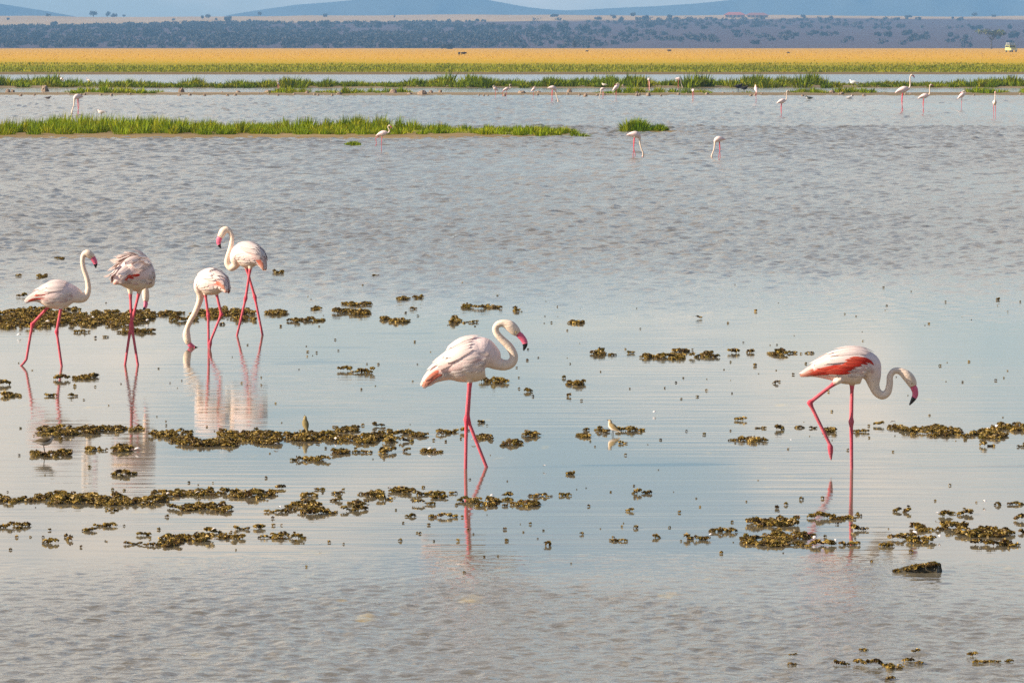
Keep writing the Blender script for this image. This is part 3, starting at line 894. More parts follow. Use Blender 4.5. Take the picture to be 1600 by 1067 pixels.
# --- the bird standing alone in the middle
loc, fn, s = traced(735, 731, radians(-4))
flamingo(loc, radians(-4),
    fn([(661, 605.5, 1.2), (669, 597, 7), (679, 587, 11.5), (697, 577, 18), (715, 570.5, 28), (735, 563, 34.5), (755, 556.5, 31), (767, 559, 20)]),
    fn([(777, 567, 11), (789, 570, 8.4), (799, 566.5, 7.4), (803, 556, 6.6), (796, 541.5, 6.2), (783.5, 529, 5.6), (776, 520, 5.2), (774.3, 512, 5), (779, 506, 5.2), (788, 505, 6.2), (797, 509, 8.6), (804, 515.5, 8.2), (809.5, 521, 6)]),
    fn([(814.7, 526, 5), (819.3, 532.5, 4.7), (820.3, 539, 3.8), (818, 547.5, 1)]),
    [straight_leg(fn, s, (733.5, 598), (729, 654), (727.5, 731), -0.045, -0.05), straight_leg(fn, s, (734.5, 598), (730.5, 656), (760, 731), 0.045, 0.07)],
    label='white pink flamingo standing alone with crossed legs and neck bent in an S', group=NEAR_G, scheme='mid', seed=11)
# --- the bird lifting a leg at the right
loc, fn, s = traced(1330, 733, radians(-3))
flamingo(loc, radians(-3),
    fn([(1249.5, 588, 1), (1257, 585, 4), (1267, 581, 8), (1279, 577.5, 13), (1299, 574, 21), (1320, 573, 27), (1341, 572, 28), (1355, 575, 24), (1362, 586, 15)]),
    fn([(1365, 602, 8.8), (1370, 612.5, 7.2), (1378.5, 617.5, 6.4), (1386.5, 612, 5.9), (1389.5, 599, 5.3), (1390, 587.5, 5), (1396, 579.5, 5), (1405.5, 579.5, 5.6), (1415.5, 586, 8.2), (1422.5, 594.5, 8.4), (1426, 603, 6.4)]),
    fn([(1429, 610, 5), (1429.3, 617, 4.6), (1426, 624, 3.6), (1420.5, 632.5, 1)]),
    [straight_leg(fn, s, (1331, 603), (1330, 659), (1331, 733), 0.02),
     straight_leg(fn, s, (1301, 599), (1264, 628), (1295, 692), -0.05, toe=[(1296.5, 697, 0.021), (1297, 706, 0.018), (1297.5, 714, 0.010), (1298, 719, 0.004)])],
    label='flamingo with bright red wing patch lifting one leg with head lowered', group=NEAR_G, scheme='high', seed=12)
# --- far left, striding
loc, fn, s = traced(75, 572, radians(3))
flamingo(loc, radians(3),
    fn([(40.5, 473, 1), (48, 468, 4), (60, 463.5, 9.5), (76, 462.5, 18.5), (93, 461.5, 21.8), (107, 460, 18.5), (117, 461, 13.5)]),
    fn([(126, 464.5, 9.3), (132.5, 464, 6.8), (137.5, 457, 4.9), (138.6, 446, 4.2), (135.8, 432, 3.9), (131.6, 419.5, 3.7), (129.6, 407, 3.7), (132, 398, 4.3), (137.5, 396, 6.2), (143, 399.5, 5.8), (145, 402.5, 5)]),
    fn([(147, 405, 4.4), (149.5, 410, 3.7), (150.2, 414, 2.7), (150.4, 419, 0.8)]),
    [straight_leg(fn, s, (96, 483), (89.5, 517.5), (97, 572), -0.04), straight_leg(fn, s, (75, 480), (50, 507), (40.5, 562), 0.05, toe=[(36, 568, 0.013), (30, 574, 0.010)])],
    label='pale flamingo striding with neck raised beside the muddy weed bank', group=NEAR_G, scheme='low', seed=13)
# --- crossed legs, seen from behind with ruffled feathers
loc, fn, s = traced(207, 570, radians(58))
flamingo(loc, radians(58),
    fn([(183, 441, -0.25, 2), (187, 437, -0.20, 7), (194, 432, -0.13, 15), (204, 429, -0.05, 23.5), (212, 428, 0.03, 27.5), (219, 430, 0.11, 25), (226, 437, 0.19, 17)]),
    fn([(231, 443, 0.25, 9), (230, 438, 0.33, 6), (227, 427, 0.38, 5), (222, 424, 0.43, 4.6), (219, 434, 0.47, 4.4), (220.5, 448, 0.47, 4.6), (222, 460, 0.46, 6), (222.8, 468, 0.45, 6.2), (222.8, 475, 0.44, 5)]),
    fn([(222.8, 479, 0.43, 4.4), (222, 483, 0.41, 3.5), (220.3, 486, 0.39, 2.2), (218.5, 488, 0.37, 0.8)]),
    [straight_leg(fn, s, (205, 460), (206.5, 509), (215.5, 568), -0.05, -0.03), straight_leg(fn, s, (216.5, 460), (205, 507), (195.5, 570), 0.05, -0.01)],
    label='flamingo seen from behind with ruffled back feathers and crossed legs', group=NEAR_G, scheme='rear', seed=14, width=0.95, ruffle=True)
# --- feeding
loc, fn, s = traced(326, 545, radians(158), -1.0)
flamingo(loc, radians(158),
    fn([(356, 455, 0.20, 2), (353, 449, 0.16, 7), (348, 443.5, 0.12, 12.5), (339, 441.5, 0.06, 18), (328, 441.5, 0, 19.8), (318, 443.5, -0.06, 16.5), (312.5, 451, -0.10, 11)]),
    fn([(312.5, 462, -0.12, 6.2), (310, 474, -0.14, 4.9), (304, 488.5, -0.16, 4.5), (295.5, 503, -0.19, 4.2), (290.5, 515, -0.21, 4.2), (289.3, 524, -0.22, 6), (290.5, 533, -0.22, 6), (293, 538.5, -0.22, 4.8)]),
    fn([(295.5, 541.5, -0.22, 4.2), (299.5, 544, -0.22, 3.2), (303, 545.3, -0.22, 2.4), (308, 546, -0.22, 0.8)]),
    [straight_leg(fn, s, (321, 462), (325, 492.5), (325.6, 545), -0.05), straight_leg(fn, s, (339.5, 460), (346.5, 490.5), (330, 531), 0.05, toe=[(328.8, 536, 0.021), (328.5, 542, 0.014), (328.5, 548, 0.008)])],
    label='creamy white flamingo feeding with its bill dipped in the water', group=NEAR_G, scheme='mid', seed=15, width=0.85)
# --- behind it, head raised, facing left
loc, fn, s = traced(390, 524, radians(166), -1.0)
flamingo(loc, radians(166),
    fn([(413.5, 422, 0.12, 1.5), (411.5, 415, 0.11, 5), (408, 408, 0.09, 9.5), (401, 402, 0.06, 15), (389.5, 399.5, 0, 19.3), (377, 398.5, -0.05, 18), (370, 404, -0.08, 12)]),
    fn([(367.5, 414, -0.10, 7), (360, 419.5, -0.12, 5.2), (354, 412, -0.13, 4.3), (356, 400, -0.13, 4), (360, 387, -0.13, 3.8), (362, 373, -0.13, 3.7), (359, 363, -0.13, 3.8), (353.5, 359, -0.13, 4.7), (348.5, 362, -0.13, 6), (345, 368, -0.13, 5.4), (343.2, 371.5, -0.13, 4.8)]),
    fn([(341.8, 375, -0.13, 4.3), (341, 380, -0.13, 3.6), (342.3, 384.5, -0.13, 2.6), (344.3, 389, -0.13, 0.8)]),
    [straight_leg(fn, s, (385.5, 421), (398, 463.7), (410, 524), -0.04, -0.03), straight_leg(fn, s, (391.5, 421), (384.4, 465.8), (370.6, 524), 0.05, 0.03)],
    label='white flamingo with coral tail walking left with neck held upright', group=NEAR_G, scheme='mid', seed=16, width=0.85)

# ------------------------------------------------------------------ far flamingos
T_STD = [(-.30, 0, .70, .008), (-.25, 0, .73, .03), (-.18, 0, .77, .06), (-.08, 0, .81, .10), (.03, 0, .84, .125), (.12, 0, .86, .115), (.19, 0, .87, .08)]
def L_STD(sp=0.05, stride=0.03): return [[(0.0, q * sp, .80, .03), (0.0, q * sp, .70, .02), (-.02, q * sp, .42, .016), (-.02, q * sp, .40, .021), (-.02, q * sp, .38, .015), (q * stride, q * sp, 0, .014), (q * stride, q * sp, -.3, .014)] for q in (-1, 1)]
L_ONE = [L_STD(0.01)[0]]
L_BENT = [L_STD(0.02)[0], [(-.08, .05, .78, .03), (-.12, .05, .72, .02), (-.30, .05, .60, .016), (-.31, .05, .59, .021), (-.30, .05, .57, .015), (-.26, .05, .36, .014), (-.29, .05, .28, .02), (-.32, .05, .22, .006)]]
POSE = {
 'up': (T_STD, [(.25, 0, .88, .045), (.29, 0, .94, .032), (.305, 0, 1.05, .026), (.30, 0, 1.20, .024), (.305, 0, 1.33, .024), (.335, 0, 1.39, .028), (.375, 0, 1.40, .036), (.41, 0, 1.385, .03)], [(.435, 0, 1.365, .026), (.46, 0, 1.335, .022), (.465, 0, 1.31, .016), (.457, 0, 1.28, .006)], L_STD(), 1.42),
 'esse': (T_STD, [(.25, 0, .86, .045), (.31, 0, .88, .034), (.345, 0, .95, .028), (.32, 0, 1.03, .026), (.28, 0, 1.10, .024), (.285, 0, 1.17, .024), (.32, 0, 1.20, .028), (.36, 0, 1.19, .036), (.39, 0, 1.17, .03)], [(.415, 0, 1.145, .026), (.435, 0, 1.11, .022), (.435, 0, 1.085, .016), (.42, 0, 1.055, .006)], L_BENT, 1.21),
 'feed': ([(-.30, 0, .80, .008), (-.25, 0, .81, .03), (-.18, 0, .82, .06), (-.08, 0, .83, .10), (.03, 0, .83, .125), (.12, 0, .80, .115), (.18, 0, .74, .08)], [(.20, 0, .66, .045), (.215, 0, .56, .032), (.23, 0, .44, .028), (.27, 0, .30, .026), (.32, 0, .18, .026), (.345, 0, .09, .036), (.335, 0, .03, .034), (.32, 0, 0.0, .03)], [(.30, 0, -.02, .026), (.27, 0, -.04, .02), (.25, 0, -.045, .014), (.22, 0, -.05, .006)], L_STD(0.05, 0.06), 0.955),
 'rest': ([(-.27, 0, .58, .008), (-.23, 0, .62, .03), (-.16, 0, .68, .06), (-.07, 0, .76, .10), (.02, 0, .82, .125), (.09, 0, .86, .11), (.13, 0, .88, .08)], [(.17, 0, .90, .045), (.20, 0, .97, .032), (.17, 0, 1.04, .028), (.11, 0, 1.05, .026), (.07, 0, 1.02, .028), (.03, 0, .99, .036), (-.01, 0, .97, .034), (-.03, 0, .96, .03)], [(-.06, 0, .945, .026), (-.09, 0, .93, .02), (-.11, 0, .925, .014), (-.13, 0, .92, .006)], L_ONE, 1.06),
}
FAR_PROTO = {}
FAR_G = 'small distant flamingos across the lake'
def far_bird(px, py, pose, head, hpx, label, z=0.0):
    X, Y, s = gp(px, py)
    T_, N_, B_, L_, top = POSE[pose]
    k = hpx / s / top
    if pose not in FAR_PROTO:
        o = flamingo((X, Y, z), radians(head), T_, N_, B_, L_, voxel=0.013, label=label, group=FAR_G, detail=False, scheme='mid', seed=30)
        FAR_PROTO[pose] = o
    else:
        o = copy_tree(FAR_PROTO[pose])
        o.location = (X, Y, z); o.rotation_euler = (0, 0, radians(head))
        tag(o, label, 'flamingo', FAR_G)
    o.scale = (k, k, k)
    return o
far_bird(597, 237, 'esse', -6, 41, 'distant flamingo with lifted leg wading before the long grassy island')
far_bird(991, 245, 'feed', 8, 40, 'distant flamingo feeding in front of the small grass islet, tail to the left')
far_bird(1124, 247, 'feed', 190, 34, 'distant flamingo feeding in open water right of the small grass islet')
far_bird(122, 178, 'feed', 215, 31, 'distant flamingo feeding behind the left part of the long grassy island')
far_bird(97, 134, 'esse', 150, 15, 'tiny flamingo facing left at the dark grassy bank, larger of two')
far_bird(139, 134, 'esse', 160, 12, 'tiny flamingo facing left at the dark grassy bank, smaller of two')
far_bird(435, 143, 'up', 250, 20, 'tiny pale flamingo standing upright alone in the far channel')
far_bird(774, 154, 'rest', 200, 20, 'tiny resting flamingo by the stony spit next to an upright one')
far_bird(791, 156, 'esse', 20, 24, 'tiny flamingo with raised head next to a resting one by the spit')
far_bird(834, 154, 'rest', 20, 19, 'tiny flamingo resting alone by the stony spit')
far_bird(863, 160, 'feed', 10, 26, 'plump tiny flamingo with head down before the stony spit')
far_bird(942, 153, 'feed', 190, 16, 'tiny low flamingo stooping on the stony spit beside a pale one')
far_bird(963, 157, 'rest', 30, 27, 'tiny pale flamingo preening before the stony spit')
far_bird(1014, 142, 'feed', 80, 20, 'tiny flamingo seen end on in the far channel')
far_bird(1060, 138, 'feed', 0, 17, 'tiny flamingo bending down at the grassy bank')
far_bird(1083, 158, 'feed', 95, 19, 'tiny round looking flamingo seen from behind before the spit')
far_bird(1181, 160, 'rest', 100, 27, 'tiny white flamingo standing before the spit with pink feet')
far_bird(1221, 182, 'up', 20, 40, 'distant flamingo with upright neck wading before the stony spit, bent leg')
far_bird(1410, 174, 'up', 8, 57, 'tallest distant flamingo with fully stretched neck')
far_bird(1443, 177, 'up', 5, 45, 'distant flamingo with stretched neck right beside the tallest one')
far_bird(1503, 171, 'rest', 10, 29, 'distant flamingo resting on one leg with head tucked back')
far_bird(1554, 186, 'up', 268, 43, 'distant white flamingo seen front on with upright neck')

# ------------------------------------------------------------------ small birds
M['wader'] = tint_mat('wader_plumage', rough=0.8, spec=0.1, var=0.3, nscale=80)
M['dark_leg'] = plain_mat('dark_leg', (0.05, 0.045, 0.04), 0.5, 0.2, 40)
def small_bird(name, loc, head, k, back, belly, label, cat, group=None, upright=0.0, legs=True, bill_col=None):
    root = empty(name, loc, head)
    lat = np.array([0, 1.0, 0])
    P = np.array([(-.095, 0, .058, .003), (-.07, 0, .060, .010), (-.045, 0, .060, .020), (-.01, 0, .058, .030), (.025, 0, .062, .029), (.042, 0, .076, .021), (.050, 0, .088, .018), (.060, 0, .092, .016), (.072, 0, .091, .010)])
    if upright:
        a = upright; x, z = P[:, 0].copy(), P[:, 2] - .05
        P[:, 0] = x * cos(a) - z * sin(a); P[:, 2] = .05 + x * sin(a) + z * cos(a)
    S_ = crom(P, 4)
    V, F, T3 = loft(S_[:, :3], np.maximum(S_[:, 3], .002), np.maximum(S_[:, 3], .002) * .95, lat, 14)
    zz = np.concatenate([np.repeat(S_[:, 2], 14), S_[:1, 2], S_[-1:, 2]])
    d = np.clip((V[:, 2] - zz) / 0.018 + 0.55, 0, 1)[:, None]
    C = np.asarray(belly) * (1 - d) + np.asarray(back) * d
    add('body', mesh_np('body', V * k, [F, T3], M['wader'], C), root)
    e = S_[-1, :3]; dr = S_[-1, :3] - S_[-4, :3]; dr /= np.linalg.norm(dr)
    v, f, t3 = loft(np.array([e - dr * .004, e + dr * .012, e + dr * .024]) * k, np.array([.005, .0035, .001]) * k, np.array([.005, .0035, .001]) * k, lat, 8)
    add('bill', mesh_np('bill', v, [f, t3], M['dark_leg']), root)
    for sg in (-1, 1):
        hp = S_[-5, :3]
        v, f, t3 = blobs_sphere((hp + np.array([0.004, sg * .0145, .004])) * k, .0035 * k)
        add('eye', mesh_np('eye', v, [f, t3], M['eye_far']), root)
        gu, gt = np.linspace(3, 22, 8).astype(int), np.linspace(0.25, 1.7, 6)
        Tt, Ss, Uu = frames(S_[:, :3], lat)
        env = np.sin(np.linspace(0, pi, 8))[:, None] ** .5 * np.sin(np.linspace(0.1, pi - .1, 6))[None] ** .5
        uz = 1 if Uu[10, 2] > 0 else -1
        pp = S_[gu, None, :3] + (S_[gu, 3][:, None] * (1 + .14 * env) - .001)[..., None] * (uz * Uu[gu][:, None] * np.cos(gt)[None, :, None] + sg * Ss[gu][:, None] * np.sin(gt)[None, :, None])
        idx = np.arange(48).reshape(8, 6); F = np.stack([idx[:-1, :-1], idx[:-1, 1:], idx[1:, 1:], idx[1:, :-1]], -1).reshape(-1, 4)
        add('wing', mesh_np('wing', pp.reshape(-1, 3) * k, [F], M['wader'], np.tile(np.asarray(back) * 0.8, (48, 1))), root)
        if legs:
            lp = np.array([(-.005, sg * .012, .04), (-.008, sg * .013, .02), (.0, sg * .013, -.02)]) * k
            v, f, t3 = tube_simple(lp, np.array([.004, .003, .003]) * k, 6)
            add('leg', mesh_np('leg', v, [f, t3], M['dark_leg']), root)
    return tag(root, label, cat, group)
def sb(name, px, py, z, head, k, back, belly, label, cat, **kw):
    X, Y, s = gp(px, py)
    return small_bird(name, (X, Y, z), head, k, back, belly, label, cat, **kw)
sb('small_wader', 70, 711, 0.045, 0.05, 0.95, (0.12, 0.09, 0.055), (0.55, 0.50, 0.45), 'small brown backed wader standing on a clump of weed', 'bird')
sb('small_wader', 477, 679, 0.035, 1.9, 0.80, (0.30, 0.23, 0.10), (0.38, 0.30, 0.16), 'small buff wader sitting among the weed, seen from behind', 'bird', upright=0.9)
sb('small_wader', 957, 679, 0.012, 2.6, 0.80, (0.40, 0.29, 0.14), (0.80, 0.68, 0.58), 'small pale breasted wader beside a weed clump with its mirror image', 'bird', upright=0.5)
DK = (0.05, 0.045, 0.05)
sb('duck', 75, 157, 0.0, 0.3, 2.2, (0.16, 0.13, 0.13), (0.4, 0.33, 0.3), 'grey brown duck on the open water left of a feeding flamingo', 'bird', legs=False)
sb('duck', 1264, 158, 0.0, 3.3, 2.6, (0.08, 0.10, 0.08), (0.5, 0.5, 0.5), 'dark duck with white flank floating on the far water', 'bird', legs=False)
sb('gull', 1327, 157, 0.0, 0.2, 2.4, (0.75, 0.72, 0.70), (0.8, 0.78, 0.76), 'white gull floating close to the stony spit', 'bird', legs=False)
sb('egret', 1334, 136, 0.05, 3.0, 4.4, (0.82, 0.80, 0.78), (0.82, 0.80, 0.78), 'white egret crouching on the grassy bank', 'bird')
sb('ibis', 1154, 142, 0.05, 0.4, 4.0, DK, DK, 'dark ibis feeding in the far channel, left of a pair', 'bird')
sb('ibis', 1163, 144, 0.05, 0.2, 3.4, DK, DK, 'dark ibis feeding in the far channel, right of a pair', 'bird')
sb('gull', 158, 186, 0.15, 2.8, 2.2, (0.7, 0.6, 0.55), (0.8, 0.72, 0.68), 'pale gull half hidden behind the long grassy island', 'bird')
sb('gull', 944, 138, 0.1, 2.8, 2.4, (0.7, 0.62, 0.52), (0.8, 0.7, 0.6), 'pale gull standing on the edge of the grassy bank', 'bird')

# ------------------------------------------------------------------ water weed
WEED = np.array([(0.16, 0.10, 0.018), (0.25, 0.16, 0.025), (0.36, 0.24, 0.045), (0.05, 0.03, 0.010), (0.19, 0.14, 0.02), (0.50, 0.34, 0.09), (0.12, 0.065, 0.02)])
def tufts(cx, cy, cz, rad, r):
    """crinkled leafy knots of weed: V,Q,C"""
    n = len(cx); m = 13
    N = n * m
    k = np.repeat(np.arange(n), m)
    d = r.normal(size=(N, 3)); d[:, 2] = np.abs(d[:, 2]) * 0.9 + 0.05
    d /= np.linalg.norm(d, axis=1)[:, None]
    R = rad[k][:, None] * r.uniform(0.65, 1.1, (N, 1))
    c = np.stack([cx, cy, cz], 1)[k]
    p = c + d * R * np.array([1, 1, 0.85])
    a = r.normal(size=(N, 3)); a -= d * (a * d).sum(1)[:, None] * 0.6; a /= np.linalg.norm(a, axis=1)[:, None]
    b = np.cross(d, a); b /= np.linalg.norm(b, axis=1)[:, None]
    s = rad[k][:, None] * r.uniform(0.45, 0.8, (N, 1))
    V = np.stack([p - a * s * 1.2 - d * s * 0.5, p - b * s * 0.6, p + a * s * 1.2 - d * s * 0.35, p + b * s * 0.6 + d * s * 0.4], 1)
    V = V.reshape(-1, 3)
    F = np.arange(4 * N).reshape(N, 4)
    tone = r.integers(0, len(WEED), n)
    ci = np.where(r.random(N) < 0.5, tone[k], r.integers(0, len(WEED), N))
    C = np.repeat(WEED[ci] * r.uniform(0.7, 1.25, (N, 1)), 4, 0)
    return V, F, C

W_N = [0]
def weed(x0, x1, yc, th=8, label=None, group=None, dens=1.0, size=1.0):
    """a mat of weed between pixel columns x0..x1 around waterline row yc, th pixels deep"""
    r = np.random.default_rng(1000 + W_N[0]); W_N[0] += 1
    xa, ya, s = gp(x0, yc); xb, _, _ = gp(x1, yc)
    yn = gp(x0, yc + th * 0.46)[1]; yf = gp(x0, yc - th * 0.36)[1]
    cx0, cy0 = (xa + xb) / 2, (yn + yf) / 2
    hw, hd = max((xb - xa) / 2, 0.02), max((yf - yn) / 2, 0.03)
    base = 0.0175 * size * (1.0 + 0.3 * (s < 190)) * (0.72 if s > 270 else 1.0)
    n = int(hw * hd * 4 / (base * base * 3.0) * 0.75 * dens)
    if n < 26:
        n = max(3, int(math.ceil(2 * hw / (0.85 * base))))
        x = (np.arange(n) + 0.5) / n * 2 - 1 + r.uniform(-.25, .25, n) / n
        y = r.uniform(-.5, .5, n) * min(1.0, 1.2 * base / hd)
    else:
        n = min(n, 2200)
        x = r.uniform(-1, 1, n); y = r.uniform(-1, 1, n)
        keep = (np.abs(x) ** 2.5 + np.abs(y) ** 2.2 < r.uniform(0.65, 1.15, n)) & (vnoise((cx0 + x * hw) / 0.11, (cy0 + y * hd) / 0.3, 7 + W_N[0], 2) > 0.38 + 0.12 * np.abs(y))
        x, y = x[keep], y[keep]
        m = int(math.ceil(2 * hw / (0.8 * base)))       # a thin thread of weed holds the mat together
        cx_ = np.linspace(-0.97, 0.97, m)
        x = np.concatenate([x, cx_]); y = np.concatenate([y, 0.35 * np.sin(cx_ * 5 + W_N[0]) + r.normal(0, .12, m) * min(1.0, base / hd)])
    lump = vnoise(cx0 * 3 + x * hw / 0.07, y * hd / 0.15, 8 + W_N[0], 2)
    rad = base * r.uniform(0.55, 1.2, len(x)) * (0.65 + 0.75 * lump)
    z = rad * r.uniform(0.05, 0.7, len(x)) + 0.055 * size * np.clip(lump - 0.45, 0, 1) * (1 - 0.5 * np.abs(y))
    V, F, C = tufts(x * hw, y * hd, z, rad, r)
    V[:, 2] = np.maximum(V[:, 2] * 0.85, -0.03)
    o = add('weed_clump', mesh_np('weed_clump', V, [F], M['weed'], C, smooth=False), loc=(cx0, cy0, 0.0))
    if label: tag(o, label, 'water weed', group)
    else:
        wpx = x1 - x0; xc = (x0 + x1) / 2
        size_w = 'tiny knot' if wpx < 11 else 'small clump' if wpx < 22 else 'ragged clump' if wpx < 34 else 'drawn out strip'
        if yc < 470: where = 'in the rippled water beyond the weed bank'
        elif yc < 530: where = 'just in front of the knotted weed bank' if xc < 250 else 'beside the legs of the walking flamingo' if xc < 520 else 'at the calm edge behind the lone flamingo' if xc < 830 else 'in the calm water beyond the weed line'
        elif yc < 630: where = 'between the striding flamingo and its reflection' if xc < 200 else 'in calm water behind the lone flamingo' if xc < 800 else 'in the thin line of weed behind the leg lifting flamingo'
        elif yc < 725: where = 'around the small wader on the left' if xc < 230 else 'along the mat with the buff wader' if xc < 700 else 'beside the legs of the lone flamingo' if xc < 860 else 'around the pale breasted wader' if xc < 1100 else 'beside the leg lifting flamingo'
        elif yc < 812: where = 'around the long floating weed row' if xc < 520 else 'in front of the lone flamingo' if xc < 900 else 'in the open calm between the two lone flamingos' if xc < 1100 else 'behind the sunken log'
        elif yc < 900: where = 'in front of the long floating weed row' if xc < 600 else 'left of the mat below the lifted leg' if xc < 1160 else 'around the mat below the lifted leg' if xc < 1370 else 'close to the sunken log'
        else: where = 'in the rippled foreground'
        tag(o, '%s of weed %s' % (size_w, where), 'water weed', 'weed: %s %s' % (size_w, where))
    return o

# bank behind the left birds
mbx0, mby, _ = gp(-40, 497); mbx1 = gp(262, 497)[0]
bank('mud_bank', (mbx0, mbx1), mby + 0.2, 2.1, 0.035, M['mud'], 57, nx=90, ny=12, taper=0.7)
weed(-30, 130, 496, 40, 'thick knotted weed bank behind the striding flamingo', dens=1.3)
weed(110, 240, 497, 32, 'knotted weed bank behind the crossed legs flamingo', dens=1.2)
weed(250, 286, 491, 10); weed(300, 400, 490, 18, 'ragged line of weed behind the legs of the feeding flamingo', dens=1.2); weed(265, 310, 500, 8)
for a in [(0, 22, 510, 6), (60, 80, 507, 6), (118, 140, 519, 6), (185, 240, 519, 6), (345, 352, 507, 5), (162, 170, 527, 5), (360, 400, 500, 8)]: weed(*a)
for a in [(415, 438, 489, 7), (425, 450, 491, 6), (450, 472, 501, 7), (478, 506, 501, 7), (488, 500, 483, 6), (522, 545, 487, 8), (545, 580, 490, 7), (596, 612, 499, 6), (610, 640, 502, 6), (703, 720, 503, 7), (725, 746, 504, 6), (722, 784, 481, 6), (803, 815, 486, 8), (640, 650, 483, 5), (622, 640, 467, 4), (646, 660, 466, 5),
          (27, 34, 432, 6), (60, 72, 433, 6), (428, 442, 427, 4), (583, 592, 431, 4), (28, 40, 464, 4), (888, 912, 504, 6), (1088, 1096, 498, 4), (205, 225, 402, 3), (88, 100, 405, 4), (535, 580, 476, 4)]: weed(*a)
for a in [(926, 946, 553, 9), (951, 962, 555, 4), (980, 990, 552, 3), (1001, 1016, 558, 8), (1018, 1036, 558, 8), (1040, 1068, 558, 9), (1053, 1075, 549, 5), (1078, 1093, 558, 7), (1097, 1112, 556, 8), (1112, 1122, 558, 6), (1137, 1152, 551, 7), (1168, 1176, 551, 3), (1200, 1228, 553, 8), (1232, 1245, 552, 3), (1258, 1272, 552, 3),
          (888, 912, 600, 6), (822, 830, 612, 5), (752, 792, 597, 8), (528, 548, 579, 6), (550, 582, 582, 6), (86, 108, 593, 4), (118, 150, 590, 8), (0, 14, 601, 7), (4, 34, 619, 7), (70, 88, 619, 4), (108, 120, 619, 4), (1208, 1216, 599, 3)]: weed(*a)
weed(58, 160, 674, 18, 'low weed clump hung with knots between two flamingo reflections', dens=1.2); weed(155, 198, 671, 14); weed(202, 226, 671, 10)
weed(238, 300, 678, 16); weed(262, 440, 690, 20, 'long dense mat of weed below the reflection of the feeding pair', dens=1.3); weed(340, 440, 680, 12); weed(300, 330, 695, 8)
weed(430, 520, 683, 16, 'weed mat with a small buff wader sitting behind it', dens=1.2); weed(510, 620, 686, 18, 'dense weed mat tapering towards the lone flamingo', dens=1.2)
for a in [(520, 560, 672, 10), (606, 640, 675, 10), (638, 668, 680, 8), (683, 714, 675, 8), (584, 600, 666, 7), (627, 645, 690, 7), (48, 112, 709, 14), (92, 112, 706, 8), (136, 168, 703, 9), (178, 205, 703, 8), (180, 212, 741, 9), (175, 182, 742, 4), (454, 480, 719, 4), (478, 516, 719, 6), (520, 545, 707, 7), (552, 580, 707, 4), (594, 616, 706, 9), (632, 640, 705, 4), (660, 690, 706, 5),
          (720, 728, 675, 5), (745, 770, 685, 10), (748, 756, 660, 5), (782, 816, 695, 8), (816, 842, 681, 8), (900, 922, 681, 7), (914, 920, 672, 4), (930, 950, 673, 10), (964, 975, 673, 6), (980, 1006, 673, 8), (968, 980, 693, 4), (1138, 1160, 688, 5), (1156, 1196, 688, 8), (1214, 1224, 671, 7), (1244, 1256, 668, 6), (1266, 1276, 669, 5), (1286, 1306, 674, 7), (1335, 1356, 675, 4), (1366, 1378, 665, 5),
          (1534, 1540, 697, 5), (1545, 1553, 697, 5), (1590, 1600, 698, 4), (1150, 1164, 657, 3), (1180, 1196, 669, 4)]: weed(*a)
weed(1388, 1412, 669, 12); weed(1408, 1500, 674, 20, 'thick weed mat right of the leg lifting flamingo, dense end', dens=1.3); weed(1480, 1572, 678, 18, 'thick weed mat right of the leg lifting flamingo, ragged end', dens=1.2); weed(1548, 1610, 669, 11)
weed(-10, 38, 781, 14); weed(44, 150, 779, 20, 'broad weed mat left half of the long floating row', dens=1.3); weed(130, 265, 780, 24, 'broad weed mat right half of the long floating row', dens=1.3); weed(240, 300, 772, 12); weed(262, 362, 795, 18, 'weed mat curving in front of the long floating row', dens=1.1); weed(290, 355, 770, 12); weed(360, 432, 773, 16, 'knobbly end of the long floating weed row', dens=1.0)
for a in [(165, 185, 797, 8), (448, 500, 790, 20), (470, 495, 774, 9), (432, 445, 763, 6), (492, 506, 765, 6), (518, 534, 771, 6), (516, 535, 782, 6), (545, 575, 786, 10), (560, 600, 773, 9), (590, 612, 780, 9), (468, 526, 801, 8), (414, 450, 800, 6), (555, 575, 796, 6), (535, 560, 798, 5), (612, 640, 768, 7), (630, 695, 772, 9), (675, 700, 778, 7), (704, 712, 771, 5), (718, 750, 782, 12), (745, 775, 790, 9), (760, 800, 782, 9), (785, 800, 776, 8), (800, 842, 788, 9), (828, 862, 775, 7), (785, 795, 790, 8),
          (634, 650, 807, 5), (670, 694, 808, 5), (698, 714, 808, 5), (646, 660, 788, 4), (665, 678, 788, 6), (886, 896, 741, 6), (876, 890, 774, 4), (988, 1000, 771, 5), (1004, 1016, 771, 4), (980, 990, 798, 7), (955, 975, 845, 6), (1020, 1032, 840, 5)]: weed(*a)
for a in [(-5, 18, 824, 10), (15, 46, 822, 9), (66, 90, 848, 8), (130, 150, 829, 7), (148, 182, 822, 6), (196, 222, 850, 7), (224, 250, 852, 9), (216, 236, 836, 8), (246, 280, 852, 8), (250, 300, 843, 18), (302, 330, 842, 12), (340, 382, 840, 9), (322, 345, 832, 8), (366, 390, 827, 5), (400, 412, 825, 6), (404, 424, 840, 5), (425, 452, 838, 10), (452, 476, 841, 7)]: weed(*a)
weed(1168, 1245, 818, 13, 'flat weed clump behind the mat below the lifted leg', dens=1.2); weed(1158, 1232, 845, 18, 'rounded weed mat below the lifted leg of the flamingo', dens=1.2); weed(1195, 1272, 838, 14); weed(1228, 1300, 852, 9); weed(1200, 1226, 854, 8)
